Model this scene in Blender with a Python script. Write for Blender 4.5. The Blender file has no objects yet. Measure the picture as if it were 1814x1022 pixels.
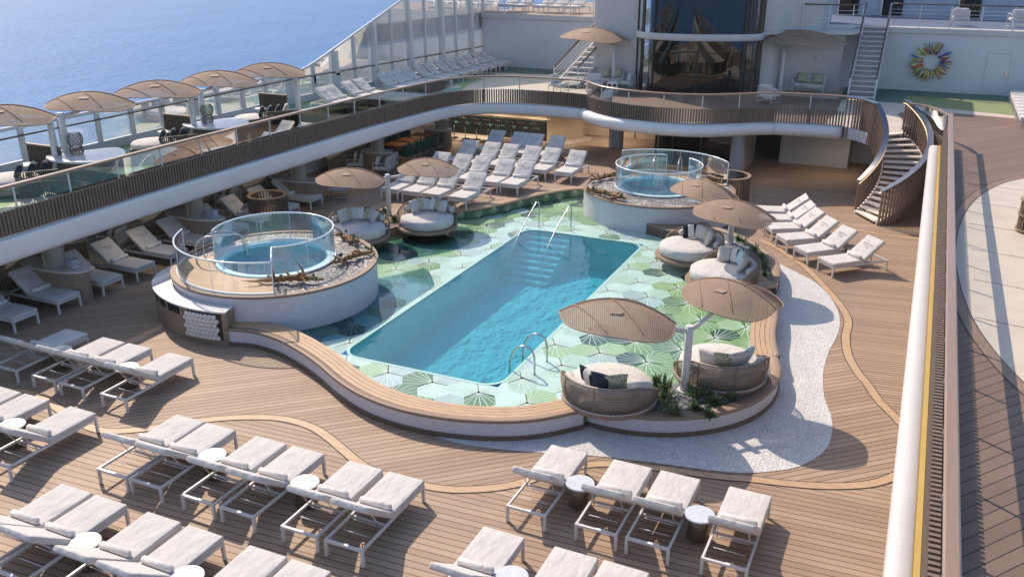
import bpy, bmesh, math, random
from mathutils import Vector, Matrix, geometry
import numpy as np
PI = math.pi
rad = math.radians
random.seed(7)
sc = bpy.context.scene
COL = sc.collection

# ------------------------------------------------------------------ camera
cam_d = bpy.data.cameras.new('camera')
cam = bpy.data.objects.new('camera', cam_d)
COL.objects.link(cam)
cam_d.sensor_width = 36
cam_d.lens = 36 * 1587 / 1814
cam_d.clip_start = 0.1
cam_d.clip_end = 30000
cam.location = (0, 0, 9)
cam.rotation_euler = (rad(90 - 21.057), 0, rad(24.556))
sc.camera = cam

# ------------------------------------------------------------------ light
SUN_EL, SUN_AZ = 42.0, 146.0        # azimuth counter-clockwise from +X
sd = Vector((math.cos(rad(SUN_AZ)) * math.cos(rad(SUN_EL)), math.sin(rad(SUN_AZ)) * math.cos(rad(SUN_EL)), math.sin(rad(SUN_EL))))
sun_l = bpy.data.lights.new('sun', 'SUN')
sun_l.energy = 3.7
sun_l.angle = rad(0.5)
sun_l.color = (1.0, 0.85, 0.68)
sun = bpy.data.objects.new('sun', sun_l)
sun.rotation_euler = sd.to_track_quat('Z', 'Y').to_euler()
sun.location = sd * 60
COL.objects.link(sun)
w = bpy.data.worlds.new('World')
sc.world = w
w.use_nodes = True
wn = w.node_tree
sky = wn.nodes.new('ShaderNodeTexSky')
sky.sky_type = 'NISHITA'
sky.sun_disc = False
sky.sun_elevation = rad(SUN_EL)
sky.sun_rotation = math.atan2(sd.x, sd.y)
sky.air_density = 1.0
sky.dust_density = 1.2
sky.ozone_density = 1.6
wn.links.new(sky.outputs[0], wn.nodes['Background'].inputs[0])
wn.nodes['Background'].inputs[1].default_value = 0.15
sc.view_settings.view_transform = 'Standard'
sc.view_settings.look = 'None'
sc.view_settings.exposure = 0.50
sc.view_settings.gamma = 1
sc.view_settings.use_curve_mapping = False
sc.render.engine = 'CYCLES'
sc.cycles.max_bounces = 7
sc.cycles.diffuse_bounces = 3
sc.cycles.glossy_bounces = 3
sc.cycles.transmission_bounces = 5
sc.cycles.transparent_max_bounces = 16
sc.cycles.caustics_reflective = False
sc.cycles.caustics_refractive = False
sc.cycles.sample_clamp_indirect = 4
sc.cycles.use_denoising = True

# ------------------------------------------------------------------ materials
class NT:
    """small helper for writing shader maths"""
    def __init__(s, name):
        s.mat = bpy.data.materials.new(name)
        s.mat.use_nodes = True
        s.t = s.mat.node_tree
        s.b = s.t.nodes['Principled BSDF']
        s.out = s.t.nodes['Material Output']
    def n(s, kind, **kw):
        x = s.t.nodes.new(kind)
        for k, v in kw.items():
            setattr(x, k, v)
        return x
    def put(s, sock, v):
        if hasattr(v, 'is_output'):
            s.t.links.new(v, sock)
        elif v is not None:
            sock.default_value = v
    def m(s, op, a, b=None, c=None):
        x = s.n('ShaderNodeMath', operation=op)
        for i, v in enumerate((a, b, c)):
            if v is not None:
                s.put(x.inputs[i], v)
        return x.outputs[0]
    def pos(s):
        return s.n('ShaderNodeNewGeometry').outputs['Position']
    def obj(s):
        return s.n('ShaderNodeTexCoord').outputs['Object']
    def uv(s):
        return s.n('ShaderNodeTexCoord').outputs['UV']
    def sep(s, v):
        x = s.n('ShaderNodeSeparateXYZ')
        s.put(x.inputs[0], v)
        return x.outputs
    def comb(s, a, b, c=0.0):
        x = s.n('ShaderNodeCombineXYZ')
        for i, v in enumerate((a, b, c)):
            s.put(x.inputs[i], v)
        return x.outputs[0]
    def mapping(s, v, scale=(1, 1, 1), rot=(0, 0, 0)):
        x = s.n('ShaderNodeMapping')
        s.put(x.inputs[0], v)
        x.inputs['Rotation'].default_value = rot
        x.inputs['Scale'].default_value = scale
        return x.outputs[0]
    def noise(s, v, scale, detail=3, rough=0.55):
        x = s.n('ShaderNodeTexNoise')
        s.put(x.inputs['Vector'], v)
        x.inputs['Scale'].default_value = scale
        x.inputs['Detail'].default_value = detail
        x.inputs['Roughness'].default_value = rough
        return x.outputs[0]
    def white(s, v):
        x = s.n('ShaderNodeTexWhiteNoise', noise_dimensions='3D')
        s.put(x.inputs['Vector'], v)
        return x.outputs['Value']
    def mix(s, f, a, b):
        x = s.n('ShaderNodeMix', data_type='RGBA')
        s.put(x.inputs['Factor'], f)
        s.put(x.inputs['A'], a if hasattr(a, 'is_output') else (*a, 1))
        s.put(x.inputs['B'], b if hasattr(b, 'is_output') else (*b, 1))
        return x.outputs['Result']
    def ramp(s, v, lo, hi):
        x = s.n('ShaderNodeMapRange')
        s.put(x.inputs[0], v)
        x.inputs[1].default_value = lo
        x.inputs[2].default_value = hi
        return x.outputs[0]
    def bump(s, h, strength=0.3, dist=0.01):
        x = s.n('ShaderNodeBump')
        x.inputs['Strength'].default_value = strength
        x.inputs['Distance'].default_value = dist
        s.put(x.inputs['Height'], h)
        s.t.links.new(x.outputs[0], s.b.inputs['Normal'])
    def base(s, col=None, rough=0.5, metal=0.0, spec=0.5):
        if col is not None:
            s.put(s.b.inputs['Base Color'], col if hasattr(col, 'is_output') else (*col, 1))
        s.put(s.b.inputs['Roughness'], rough)
        s.b.inputs['Metallic'].default_value = metal
        s.b.inputs['Specular IOR Level'].default_value = spec
        return s.mat

def plain(name, col, rough=0.5, metal=0.0, var=0.12, scale=3.0, bump=0.0, bscale=60, spec=0.5, dist=0.004):
    t = NT(name)
    p = t.pos() if var else None
    c = col
    if var:
        f = t.ramp(t.noise(p, scale, 4), 0.3, 0.7)
        c = t.mix(f, [x * (1 - var) for x in col], [min(1, x * (1 + var)) for x in col])
    if bump:
        t.bump(t.noise(t.obj(), bscale, 3), bump, dist)
    return t.base(c, rough, metal, spec)

def planks(name, deg, width, cols, gap, gapcol=(0.035, 0.022, 0.015), rough=0.62, seam=0.014, jointlen=0.0):
    t = NT(name)
    v = t.mapping(t.pos(), rot=(0, 0, rad(-deg)))
    x, y, z = t.sep(v)
    u = t.m('DIVIDE', y, width)
    cell = t.m('FLOOR', u)
    fr = t.m('FRACT', u)
    rnd = t.white(t.comb(cell, 3.7, 1.3))
    grain = t.noise(t.comb(t.m('MULTIPLY', x, 1.2), t.m('MULTIPLY', y, 28), rnd), 3.0, 5, 0.7)
    fine = t.noise(t.comb(t.m('MULTIPLY', x, 6.0), t.m('MULTIPLY', y, 90), rnd), 3.0, 3, 0.7)
    big = t.noise(t.pos(), 0.55, 3)
    c = t.mix(rnd, cols[0], cols[1])
    c = t.mix(t.m('MULTIPLY', t.ramp(grain, 0.3, 0.75), 0.45), c, cols[2])
    c = t.mix(t.m('MULTIPLY', t.ramp(fine, 0.45, 0.75), 0.25), c, [k * 0.6 for k in cols[0]])
    c = t.mix(t.m('MULTIPLY', t.ramp(big, 0.35, 0.7), 0.4), c, [k * 0.72 for k in cols[0]])
    s = t.m('LESS_THAN', fr, seam / width)
    if jointlen:
        off = t.m('MULTIPLY', t.white(t.comb(t.m('FLOOR', t.m('DIVIDE', u, 1.0)), 9.1, 2.2)), 0.0)
        jx = t.m('FRACT', t.m('ADD', t.m('DIVIDE', x, jointlen), off))
        s = t.m('MAXIMUM', s, t.m('LESS_THAN', jx, 0.008 / jointlen * 1.5))
    c = t.mix(s, c, gapcol)
    t.bump(t.m('SUBTRACT', t.m('MULTIPLY', grain, 0.25), s), 0.45, 0.004)
    return t.base(c, t.m('ADD', rough - 0.08, t.m('MULTIPLY', grain, 0.2)), spec=0.35)

def wood(name, col, rough=0.55, axis='z', var=0.3):
    t = NT(name)
    sc_ = {'z': (14, 14, 1.2), 'x': (1.2, 14, 14), 'y': (14, 1.2, 14)}[axis]
    g = t.noise(t.mapping(t.obj(), scale=sc_), 2.2, 5, 0.65)
    c = t.mix(t.ramp(g, 0.3, 0.7), [k * (1 - var) for k in col], [k * (1 + var * 0.6) for k in col])
    t.bump(g, 0.15, 0.003)
    return t.base(c, rough, spec=0.35)

def fabric(name, col, var=0.06, weave=420, wr=0.85):
    t = NT(name)
    o = t.obj()
    big = t.noise(t.mapping(t.pos(), scale=(1, 0.5, 1), rot=(0, 0, .5)), 5.5, 4, 0.55)
    wv = t.noise(o, weave, 2)
    c = t.mix(t.ramp(t.noise(o, 4, 4), 0.3, 0.7), [k * (1 - var) for k in col], [min(1, k * (1 + var)) for k in col])
    t.bump(t.m('ADD', big, t.m('MULTIPLY', wv, 0.03)), wr, 0.05)
    t.b.inputs['Sheen Weight'].default_value = 0.15
    return t.base(c, 0.9, spec=0.2)

def mosaic_uv(name, col, grout, w=0.06, h=0.03, off=0.5, bumpy=0.3):
    t = NT(name)
    b = t.n('ShaderNodeTexBrick')
    t.put(b.inputs['Vector'], t.uv())
    b.offset = off
    b.inputs['Scale'].default_value = 1.0
    b.inputs['Brick Width'].default_value = w
    b.inputs['Row Height'].default_value = h
    b.inputs['Mortar Size'].default_value = 0.0028
    b.inputs['Color1'].default_value = (*col, 1)
    b.inputs['Color2'].default_value = (*[k * 0.88 for k in col], 1)
    b.inputs['Mortar'].default_value = (*grout, 1)
    n = t.noise(t.pos(), 1.3, 4)
    c = t.mix(t.m('MULTIPLY', t.ramp(n, 0.35, 0.7), 0.14), b.outputs[0], [k * 0.6 for k in col])
    t.bump(b.outputs['Fac'], -bumpy, 0.003)
    return t.base(c, 0.38, spec=0.5)

def glass(name, tint=(0.93, 0.97, 0.96), base_refl=0.05, body=0.0, bodycol=(0.8, 0.85, 0.85), rough=0.02):
    """sheet glass: clear pass-through plus a Fresnel mirror and a little dust"""
    t = NT(name)
    tr = t.n('ShaderNodeBsdfTransparent')
    tr.inputs[0].default_value = (*tint, 1)
    gl = t.n('ShaderNodeBsdfGlossy')
    gl.inputs['Roughness'].default_value = rough
    fr = t.n('ShaderNodeFresnel')
    fr.inputs[0].default_value = 1.45
    f = t.m('MINIMUM', t.m('ADD', t.m('MULTIPLY', fr.outputs[0], 0.9), base_refl), 0.9)
    mx = t.n('ShaderNodeMixShader')
    t.put(mx.inputs[0], f)
    t.t.links.new(tr.outputs[0], mx.inputs[1])
    t.t.links.new(gl.outputs[0], mx.inputs[2])
    last = mx
    if body:
        df = t.n('ShaderNodeBsdfDiffuse')
        df.inputs[0].default_value = (*bodycol, 1)
        tl = t.n('ShaderNodeBsdfTranslucent')
        tl.inputs[0].default_value = (*bodycol, 1)
        m0 = t.n('ShaderNodeMixShader')
        m0.inputs[0].default_value = 0.6
        t.t.links.new(df.outputs[0], m0.inputs[1])
        t.t.links.new(tl.outputs[0], m0.inputs[2])
        m2 = t.n('ShaderNodeMixShader')
        m2.inputs[0].default_value = body
        t.t.links.new(mx.outputs[0], m2.inputs[1])
        t.t.links.new(m0.outputs[0], m2.inputs[2])
        last = m2
    t.t.links.new(last.outputs[0], t.out.inputs[0])
    return t.mat

def water_mat(name, tint, scale=3.0, strength=0.25, dist=0.05, body=None):
    """thin water surface: tinted pass-through with Fresnel mirror and ripples"""
    t = NT(name)
    tr = t.n('ShaderNodeBsdfTransparent')
    tr.inputs[0].default_value = (*tint, 1)
    gl = t.n('ShaderNodeBsdfGlossy')
    gl.inputs['Roughness'].default_value = 0.04
    fr = t.n('ShaderNodeFresnel')
    fr.inputs[0].default_value = 1.33
    p = t.mapping(t.pos(), scale=(1, 0.6, 1), rot=(0, 0, 0.5))
    h = t.m('ADD', t.noise(p, scale, 3, 0.5), t.m('MULTIPLY', t.noise(p, scale * 3.1, 2), 0.35))
    bp = t.n('ShaderNodeBump')
    bp.inputs['Strength'].default_value = strength
    bp.inputs['Distance'].default_value = dist
    t.put(bp.inputs['Height'], h)
    t.t.links.new(bp.outputs[0], gl.inputs['Normal'])
    t.t.links.new(bp.outputs[0], fr.inputs['Normal'])
    mx = t.n('ShaderNodeMixShader')
    t.t.links.new(fr.outputs[0], mx.inputs[0])
    t.t.links.new(tr.outputs[0], mx.inputs[1])
    t.t.links.new(gl.outputs[0], mx.inputs[2])
    if body:
        df = t.n('ShaderNodeBsdfDiffuse')
        df.inputs[0].default_value = (*body, 1)
        m2 = t.n('ShaderNodeMixShader')
        m2.inputs[0].default_value = 0.13
        t.t.links.new(tr.outputs[0], m2.inputs[1])
        t.t.links.new(df.outputs[0], m2.inputs[2])
        t.t.links.new(m2.outputs[0], mx.inputs[1])
    t.t.links.new(mx.outputs[0], t.out.inputs[0])
    return t.mat

TEAK = [(0.335, 0.225, 0.155), (0.46, 0.328, 0.235), (0.275, 0.186, 0.128)]
GREYTEAK = [(0.20, 0.13, 0.098), (0.26, 0.172, 0.13), (0.16, 0.105, 0.08)]
M = {}
M['plank_a'] = planks('teak_planks_across', 3, 0.145, TEAK, 0.01)
M['plank_b'] = planks('teak_planks_diagonal', 42, 0.145, TEAK, 0.01)
M['plank_c'] = planks('teak_planks_starboard', 8, 0.125, TEAK, 0.01, seam=.017)
M['plank_up'] = planks('grey_teak_planks', 53, 0.20, GREYTEAK, 0.01, gapcol=(0.02, 0.016, 0.014), jointlen=0)
M['strip'] = wood('teak_inlay', (0.50, 0.33, 0.20), axis='x')
M['seam'] = plain('black_caulking', (0.03, 0.02, 0.016), 0.7, var=0)
M['white'] = plain('white_powder_coat', (0.64, 0.62, 0.62), 0.38, var=0.03)
M['paint'] = plain('white_ship_paint', (0.53, 0.51, 0.50), 0.45, var=0.05, scale=0.8)
M['fascia'] = plain('white_fascia_paint', (0.70, 0.68, 0.68), 0.42, var=0.04, scale=0.8)
M['bulk'] = plain('pale_bulkhead_paint', (0.58, 0.58, 0.60), 0.5, var=0.05, scale=0.7)
M['cream'] = plain('cream_panel', (0.62, 0.50, 0.36), 0.5, var=0.06, scale=0.9)
M['ceil'] = plain('white_deckhead', (0.6, 0.57, 0.55), 0.6, var=0.03)
M['slat'] = wood('brown_wood_slat', (0.17, 0.125, 0.10), axis='z')
M['slat_warm'] = wood('warm_wood_slat', (0.19, 0.13, 0.095), axis='z')
M['bronze'] = plain('bronze_panel', (0.27, 0.20, 0.145), 0.5, var=0.1)
M['bronze_dark'] = plain('dark_bronze_panel', (0.12, 0.088, 0.062), 0.5, var=0.1)
M['rail'] = wood('varnished_rail', (0.27, 0.185, 0.14), 0.35, axis='y', var=0.12)
M['rail_dark'] = plain('dark_handrail', (0.10, 0.075, 0.06), 0.35, var=0.05)
M['blue_rail'] = plain('slate_leather_rail', (0.10, 0.12, 0.17), 0.4, var=0.05)
M['gold'] = plain('gold_led_channel', (0.62, 0.42, 0.12), 0.4, metal=0.3, var=0.05)
M['steel'] = plain('polished_steel', (0.50, 0.52, 0.54), 0.22, metal=1.0, var=0)
M['cap'] = wood('round_teak_coping', (0.28, 0.19, 0.135), axis='x', var=0.15)
M['plinth'] = plain('dark_plinth', (0.13, 0.09, 0.065), 0.5, var=0.1)
M['mosaic'] = mosaic_uv('white_wall_mosaic', (0.66, 0.64, 0.68), (0.40, 0.40, 0.46))
M['bluemosaic'] = mosaic_uv('blue_pillar_mosaic', (0.42, 0.44, 0.50), (0.25, 0.27, 0.33), 0.03, 0.03, 0)
M['greymosaic'] = mosaic_uv('taupe_pillar_mosaic', (0.40, 0.35, 0.30), (0.20, 0.17, 0.15), 0.05, 0.03, 0)
M['cushion'] = fabric('offwhite_cushion', (0.56, 0.53, 0.505))
M['towel'] = fabric('white_towel', (0.68, 0.645, 0.61), weave=900)
M['bluetowel'] = fabric('grey_blue_towel', (0.45, 0.47, 0.53), weave=900)
M['grey_cush'] = fabric('light_grey_pillow', (0.55, 0.52, 0.50))
M['navy'] = fabric('navy_pillow', (0.035, 0.05, 0.075))
M['mint'] = fabric('pale_blue_pillow', (0.45, 0.58, 0.62))
M['letters'] = plain('stamped_lettering', (0.36, 0.345, 0.34), 0.8, var=0)
M['wicker'] = plain('taupe_wicker', (0.20, 0.145, 0.105), 0.6, var=0.2, scale=30)
M['canopy'] = plain('bronze_canopy_slat', (0.34, 0.24, 0.175), 0.75, var=0.05, spec=0.15)
M['canopy_rim'] = plain('bronze_canopy_frame', (0.38, 0.26, 0.19), 0.6, var=0.05, spec=0.2)
M['black'] = plain('black_trim', (0.015, 0.014, 0.014), 0.4, var=0)
M['tabletop'] = plain('stone_tabletop', (0.66, 0.61, 0.56), 0.35, var=0.08, scale=8)
M['tabletop_blue'] = plain('cool_stone_tabletop', (0.55, 0.57, 0.62), 0.35, var=0.08, scale=8)
M['tablebase'] = plain('bronze_table_base', (0.17, 0.125, 0.09), 0.35, metal=0.5, var=0.1)
def mat_swirl():
    t = NT('green_and_cream_deck_pattern')
    p = t.pos()
    n = t.noise(t.mapping(p, scale=(1, .7, 1)), .55, 1, .4)
    c = t.mix(t.m('GREATER_THAN', n, .52), (.21, .30, .12), (.46, .46, .36))
    c = t.mix(t.m('GREATER_THAN', t.noise(p, .42, 1, .4), .55), c, (.13, .27, .23))
    return t.base(c, .7)
M['swirl'] = mat_swirl()
M['turf'] = plain('sunlit_green_turf', (0.21, 0.25, 0.11), 0.9, var=0.3, scale=25, bump=0.5, bscale=250)  # lighter green carries the sunlit tone of the turf
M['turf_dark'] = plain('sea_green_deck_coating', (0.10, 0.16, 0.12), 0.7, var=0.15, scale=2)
M['sand'] = plain('cream_deck_coating', (0.54, 0.46, 0.38), 0.6, var=0.08, scale=1.2)
M['poolwall'] = mosaic_uv('cyan_pool_tile', (0.20, 0.76, 0.80), (0.16, 0.66, 0.72), 0.05, 0.05, 0)
M['coping'] = plain('mint_coping', (0.38, 0.60, 0.54), 0.35, var=0.06)
M['leather'] = plain('green_leather', (0.015, 0.06, 0.045), 0.45, var=0.2)
M['orangewood'] = wood('orange_table_wood', (0.42, 0.17, 0.06), axis='x')
M['glass'] = glass('balustrade_glass', (0.93, 0.97, 0.96), 0.01)
M['spaglass'] = glass('spa_glass', (0.92, 0.96, 0.97), 0.12, 0.03)
M['screenglass'] = glass('wind_screen_glass', (0.88, 0.95, 0.92), 0.02, 0.14, (0.88, 0.92, 0.90))
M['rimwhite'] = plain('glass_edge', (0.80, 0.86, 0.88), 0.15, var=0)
M['stone'] = plain('pale_stone_floor', (0.52, 0.42, 0.33), 0.5, var=0.1, scale=4)
M['bark'] = wood('driftwood', (0.30, 0.15, 0.065), 0.8, axis='x', var=0.5)
M['trunkbark'] = M['bark']
M['succ'] = plain('succulent_leaf', (0.10, 0.17, 0.09), 0.6, var=0.3, scale=20)
def mat_tinted():
    t = NT('tinted_tower_glass')
    tr = t.n('ShaderNodeBsdfTransparent')
    tr.inputs[0].default_value = (.10, .085, .07, 1)
    gl = t.n('ShaderNodeBsdfGlossy')
    gl.inputs['Roughness'].default_value = 0.0
    fr = t.n('ShaderNodeFresnel')
    fr.inputs[0].default_value = 1.5
    mx = t.n('ShaderNodeMixShader')
    t.put(mx.inputs[0], t.m('ADD', fr.outputs[0], .06))
    t.t.links.new(tr.outputs[0], mx.inputs[1])
    t.t.links.new(gl.outputs[0], mx.inputs[2])
    t.t.links.new(mx.outputs[0], t.out.inputs[0])
    return t.mat
M['towerglass'] = mat_tinted()
M['darkglass'] = NT('smoked_glass').base((0.006, 0.005, 0.005), 0.0, spec=0.35)
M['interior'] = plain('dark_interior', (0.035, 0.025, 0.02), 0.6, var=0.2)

def mat_leaf():
    t = NT('spiky_leaf')
    o = t.obj()
    c = t.mix(t.ramp(t.noise(t.pos(), 9, 3), 0.3, 0.7), (0.035, 0.085, 0.03), (0.12, 0.19, 0.06))
    t.b.inputs['Subsurface Weight'].default_value = 0.0
    return t.base(c, 0.45)
M['leaf'] = mat_leaf()

def mat_pebble(name, scale, cols, gap, rough=0.55, bump=0.8, edge=0.06):
    t = NT(name)
    p = t.pos()
    v = t.n('ShaderNodeTexVoronoi', voronoi_dimensions='2D' if False else '3D', feature='DISTANCE_TO_EDGE')
    v.inputs['Scale'].default_value = scale
    v.inputs['Randomness'].default_value = 0.75
    t.put(v.inputs['Vector'], p)
    v2 = t.n('ShaderNodeTexVoronoi', feature='F1')
    v2.inputs['Scale'].default_value = scale
    v2.inputs['Randomness'].default_value = 0.75
    t.put(v2.inputs['Vector'], p)
    r = t.sep(v2.outputs['Color'])[0]
    c = t.mix(r, cols[0], cols[1])
    c = t.mix(t.ramp(t.noise(p, 1.1, 3), 0.35, 0.7), c, t.mix(r, cols[0], cols[0]))
    e = t.ramp(v.outputs[0], 0.0, edge)
    c = t.mix(e, gap, c)
    t.bump(e, bump, 0.01)
    return t.base(c, rough)
M['pebblefloor'] = mat_pebble('white_stone_mosaic', 13, ((0.58, 0.57, 0.56), (0.72, 0.70, 0.67)), (0.38, 0.38, 0.40))
M['gravel'] = mat_pebble('pale_gravel', 11, ((0.20, 0.17, 0.16), (0.86, 0.82, 0.78)), (0.03, 0.028, 0.028), bump=1.0, edge=.14)
M['darkgravel'] = mat_pebble('grey_planter_gravel', 24, ((0.10, 0.10, 0.11), (0.42, 0.44, 0.47)), (0.02, 0.02, 0.022), bump=1.0)

def mat_pattern_green():
    t = NT('green_leaf_print')
    o = t.obj()
    v = t.n('ShaderNodeTexVoronoi')
    v.inputs['Scale'].default_value = 26
    t.put(v.inputs['Vector'], o)
    c = t.mix(t.m('GREATER_THAN', v.outputs[0], 0.34), (0.06, 0.11, 0.075), (0.48, 0.46, 0.33))
    return t.base(c, 0.9, spec=0.2)
M['print'] = mat_pattern_green()

def mat_stripe():
    t = NT('black_white_stripe')
    x, y, z = t.sep(t.obj())
    s = t.m('ABSOLUTE', x)
    c = t.mix(t.m('GREATER_THAN', s, 0.085), (0.68, 0.66, 0.62), (0.012, 0.022, 0.026))
    return t.base(c, 0.9, spec=0.2)
M['stripe'] = mat_stripe()

def mat_stripe2():
    t = NT('navy_narrow_stripe')
    x, y, z = t.sep(t.obj())
    s = t.m('FRACT', t.m('MULTIPLY', x, 7.5))
    c = t.mix(t.m('GREATER_THAN', s, 0.62), (0.66, 0.63, 0.58), (0.02, 0.05, 0.06))
    return t.base(c, 0.9, spec=0.2)
M['stripe2'] = mat_stripe2()

def mat_sea():
    t = NT('sea_water')
    p = t.pos()
    pm = t.mapping(p, scale=(1, 0.45, 1), rot=(0, 0, -0.35))
    h = t.m('ADD', t.noise(pm, 0.30, 4, 0.6), t.m('MULTIPLY', t.noise(pm, 1.1, 4, 0.6), 0.5))
    h = t.m('ADD', h, t.m('MULTIPLY', t.noise(pm, 0.03, 2), 0.6))
    t.bump(h, 0.8, 0.8)
    c = t.mix(t.ramp(t.noise(pm, 0.05, 4), 0.35, 0.7), (0.004, 0.10, 0.31), (0.012, 0.13, 0.36))
    return t.base(c, 0.35, spec=0.03)
M['sea'] = mat_sea()

# ------------------------------------------------------------------ mesh builder
class MB:
    def __init__(s):
        s.v, s.f, s.m, s.sm, s.uv = [], [], [], [], []
    def add(s, vs, fs, m=0, smooth=False, T=None, uvs=None):
        o = len(s.v)
        if T is not None:
            vs = [tuple(T @ Vector(p)) for p in vs]
        s.v += [tuple(p) for p in vs]
        for i, f in enumerate(fs):
            s.f.append([o + k for k in f])
            s.m.append(m)
            s.sm.append(smooth)
            s.uv.append(uvs[i] if uvs else None)
        return s
    def box(s, c, d, rz=0, m=0, T=None):
        x, y, z = d[0] / 2, d[1] / 2, d[2] / 2
        cs, sn = math.cos(rz), math.sin(rz)
        vs = []
        for a in (-1, 1):
            for b in (-1, 1):
                for e in (-1, 1):
                    px, py = a * x, b * y
                    vs.append((c[0] + px * cs - py * sn, c[1] + px * sn + py * cs, c[2] + e * z))
        fs = [(0, 1, 3, 2), (4, 6, 7, 5), (0, 4, 5, 1), (2, 3, 7, 6), (0, 2, 6, 4), (1, 5, 7, 3)]
        return s.add(vs, fs, m, T=T)
    def rbox(s, c, d, r=0.03, n=4, m=0, T=None, sag=0.0):
        """soft cushion: box with rounded edges, optionally domed on top"""
        hx, hy, hz = [k / 2 for k in d]
        r = min(r, hx, hy, hz)
        N = 2 * n + 1
        def coord(i, h):
            t_ = [-(1 - j / n) for j in range(n)]
            if i < n:
                a = PI / 2 * (i / n)
                return -(h - r) - r * math.cos(a)
            if i > n:
                a = PI / 2 * ((N - i) / n)
                return (h - r) + r * math.cos(a)
            return 0.0
        vs, fs, idx = [], [], {}
        L = N
        def vert(i, j, k):
            key = (i, j, k)
            if key in idx:
                return idx[key]
            q = Vector(((i / L * 2 - 1), (j / L * 2 - 1), (k / L * 2 - 1)))
            # spread points toward the edges
            def sp(u, h):
                au = abs(u)
                t2 = min(1, au * 1.0)
                core = h - r
                if t2 <= 0.5:
                    return math.copysign(core * t2 / 0.5, u)
                return math.copysign(core + r * (t2 - 0.5) / 0.5, u)
            p = Vector((sp(q.x, hx), sp(q.y, hy), sp(q.z, hz)))
            inner = Vector((max(-(hx - r), min(hx - r, p.x)), max(-(hy - r), min(hy - r, p.y)), max(-(hz - r), min(hz - r, p.z))))
            dd = p - inner
            if dd.length > 1e-9:
                dd = dd.normalized() * r
            p = inner + dd
            if sag:
                fx = 1 - (p.x / hx) ** 2
                fy = 1 - (p.y / hy) ** 2
                p.z += math.copysign(sag * max(0, fx) * max(0, fy), p.z) if abs(p.z) > hz * 0.3 else 0
            idx[key] = len(vs)
            vs.append((c[0] + p.x, c[1] + p.y, c[2] + p.z))
            return idx[key]
        for a in range(L):
            for b in range(L):
                for k in (0, L):
                    fs.append((vert(a, b, k), vert(a + 1, b, k), vert(a + 1, b + 1, k), vert(a, b + 1, k)))
                    fs.append((vert(a, k, b), vert(a + 1, k, b), vert(a + 1, k, b + 1), vert(a, k, b + 1)))
                    fs.append((vert(k, a, b), vert(k, a + 1, b), vert(k, a + 1, b + 1), vert(k, a, b + 1)))
        return s.add(vs, fs, m, True, T)
    def prism(s, poly, z0, z1, m=0, mside=None, T=None, uvside=False, top=True, bottom=True):
        """poly: list of (x, y), any simple polygon"""
        n = len(poly)
        area = sum(poly[i][0] * poly[(i + 1) % n][1] - poly[(i + 1) % n][0] * poly[i][1] for i in range(n))
        if area < 0:
            poly = poly[::-1]
        tri = geometry.tessellate_polygon([[Vector((p[0], p[1], 0)) for p in poly]])
        if top:
            s.add([(p[0], p[1], z1) for p in poly], [tuple(t) for t in tri], m, T=T)
        if bottom and z1 > z0:
            s.add([(p[0], p[1], z0) for p in poly], [tuple(t)[::-1] for t in tri], m, T=T)
        if z1 > z0:
            d = [0]
            for i in range(n):
                a, b = poly[i], poly[(i + 1) % n]
                d.append(d[-1] + math.hypot(b[0] - a[0], b[1] - a[1]))
            vs = [(p[0], p[1], z0) for p in poly] + [(p[0], p[1], z1) for p in poly]
            fs = [(i, (i + 1) % n, n + (i + 1) % n, n + i) for i in range(n)]
            uvs = [[(d[i], z0), (d[i + 1], z0), (d[i + 1], z1), (d[i], z1)] for i in range(n)]
            s.add(vs, fs, m if mside is None else mside, T=T, uvs=uvs)
        return s
    def tube(s, pts, r, n=8, m=0, closed=False, caps=True, T=None):
        pts = [Vector(p) for p in pts]
        k = len(pts)
        rs = r if isinstance(r, (list, tuple)) else [r] * k
        vs, fs = [], []
        prev = None
        for i, p in enumerate(pts):
            a = pts[(i - 1) % k] if (closed or i > 0) else p
            b = pts[(i + 1) % k] if (closed or i < k - 1) else p
            t = (b - a)
            t = t.normalized() if t.length > 1e-9 else Vector((0, 0, 1))
            up = Vector((0, 0, 1)) if abs(t.z) < 0.95 else Vector((1, 0, 0))
            if prev is not None:
                up = prev
            side = t.cross(up)
            if side.length < 1e-6:
                side = t.cross(Vector((0.3, 0.9, 0.1)))
            side.normalize()
            u2 = side.cross(t).normalized()
            prev = u2
            for j in range(n):
                a_ = 2 * PI * (j + 0.5) / n
                vs.append(tuple(p + side * (rs[i] * math.cos(a_)) + u2 * (rs[i] * math.sin(a_))))
        segs = k if closed else k - 1
        for i in range(segs):
            for j in range(n):
                a, b = i * n + j, i * n + (j + 1) % n
                c, d = ((i + 1) % k) * n + (j + 1) % n, ((i + 1) % k) * n + j
                fs.append((a, b, c, d))
        s.add(vs, fs, m, n > 4, T)
        if caps and not closed:
            s.add(vs[:n], [tuple(range(n))[::-1]], m, False, T)
            s.add(vs[-n:], [tuple(range(n))], m, False, T)
        return s
    def sweep(s, path, prof, m=0, closed=False, smooth=True, z=0.0, T=None, caps=True):
        """profile (offset to the right of travel, height) swept along a plan path (x, y[, z])"""
        k, n = len(path), len(prof)
        pts = [Vector((p[0], p[1], p[2] if len(p) > 2 else z)) for p in path]
        plen = [0]
        for i in range(n - 1):
            plen.append(plen[-1] + math.hypot(prof[i + 1][0] - prof[i][0], prof[i + 1][1] - prof[i][1]))
        vs, L = [], [0]
        for i in range(k):
            a = pts[(i - 1) % k] if (closed or i > 0) else pts[i]
            b = pts[(i + 1) % k] if (closed or i < k - 1) else pts[i]
            t = b - a
            t.z = 0
            t.normalize()
            rt = Vector((t.y, -t.x, 0))
            for (o, h) in prof:
                vs.append(tuple(pts[i] + rt * o + Vector((0, 0, h))))
            if i:
                L.append(L[-1] + (pts[i] - pts[i - 1]).length)
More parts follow.
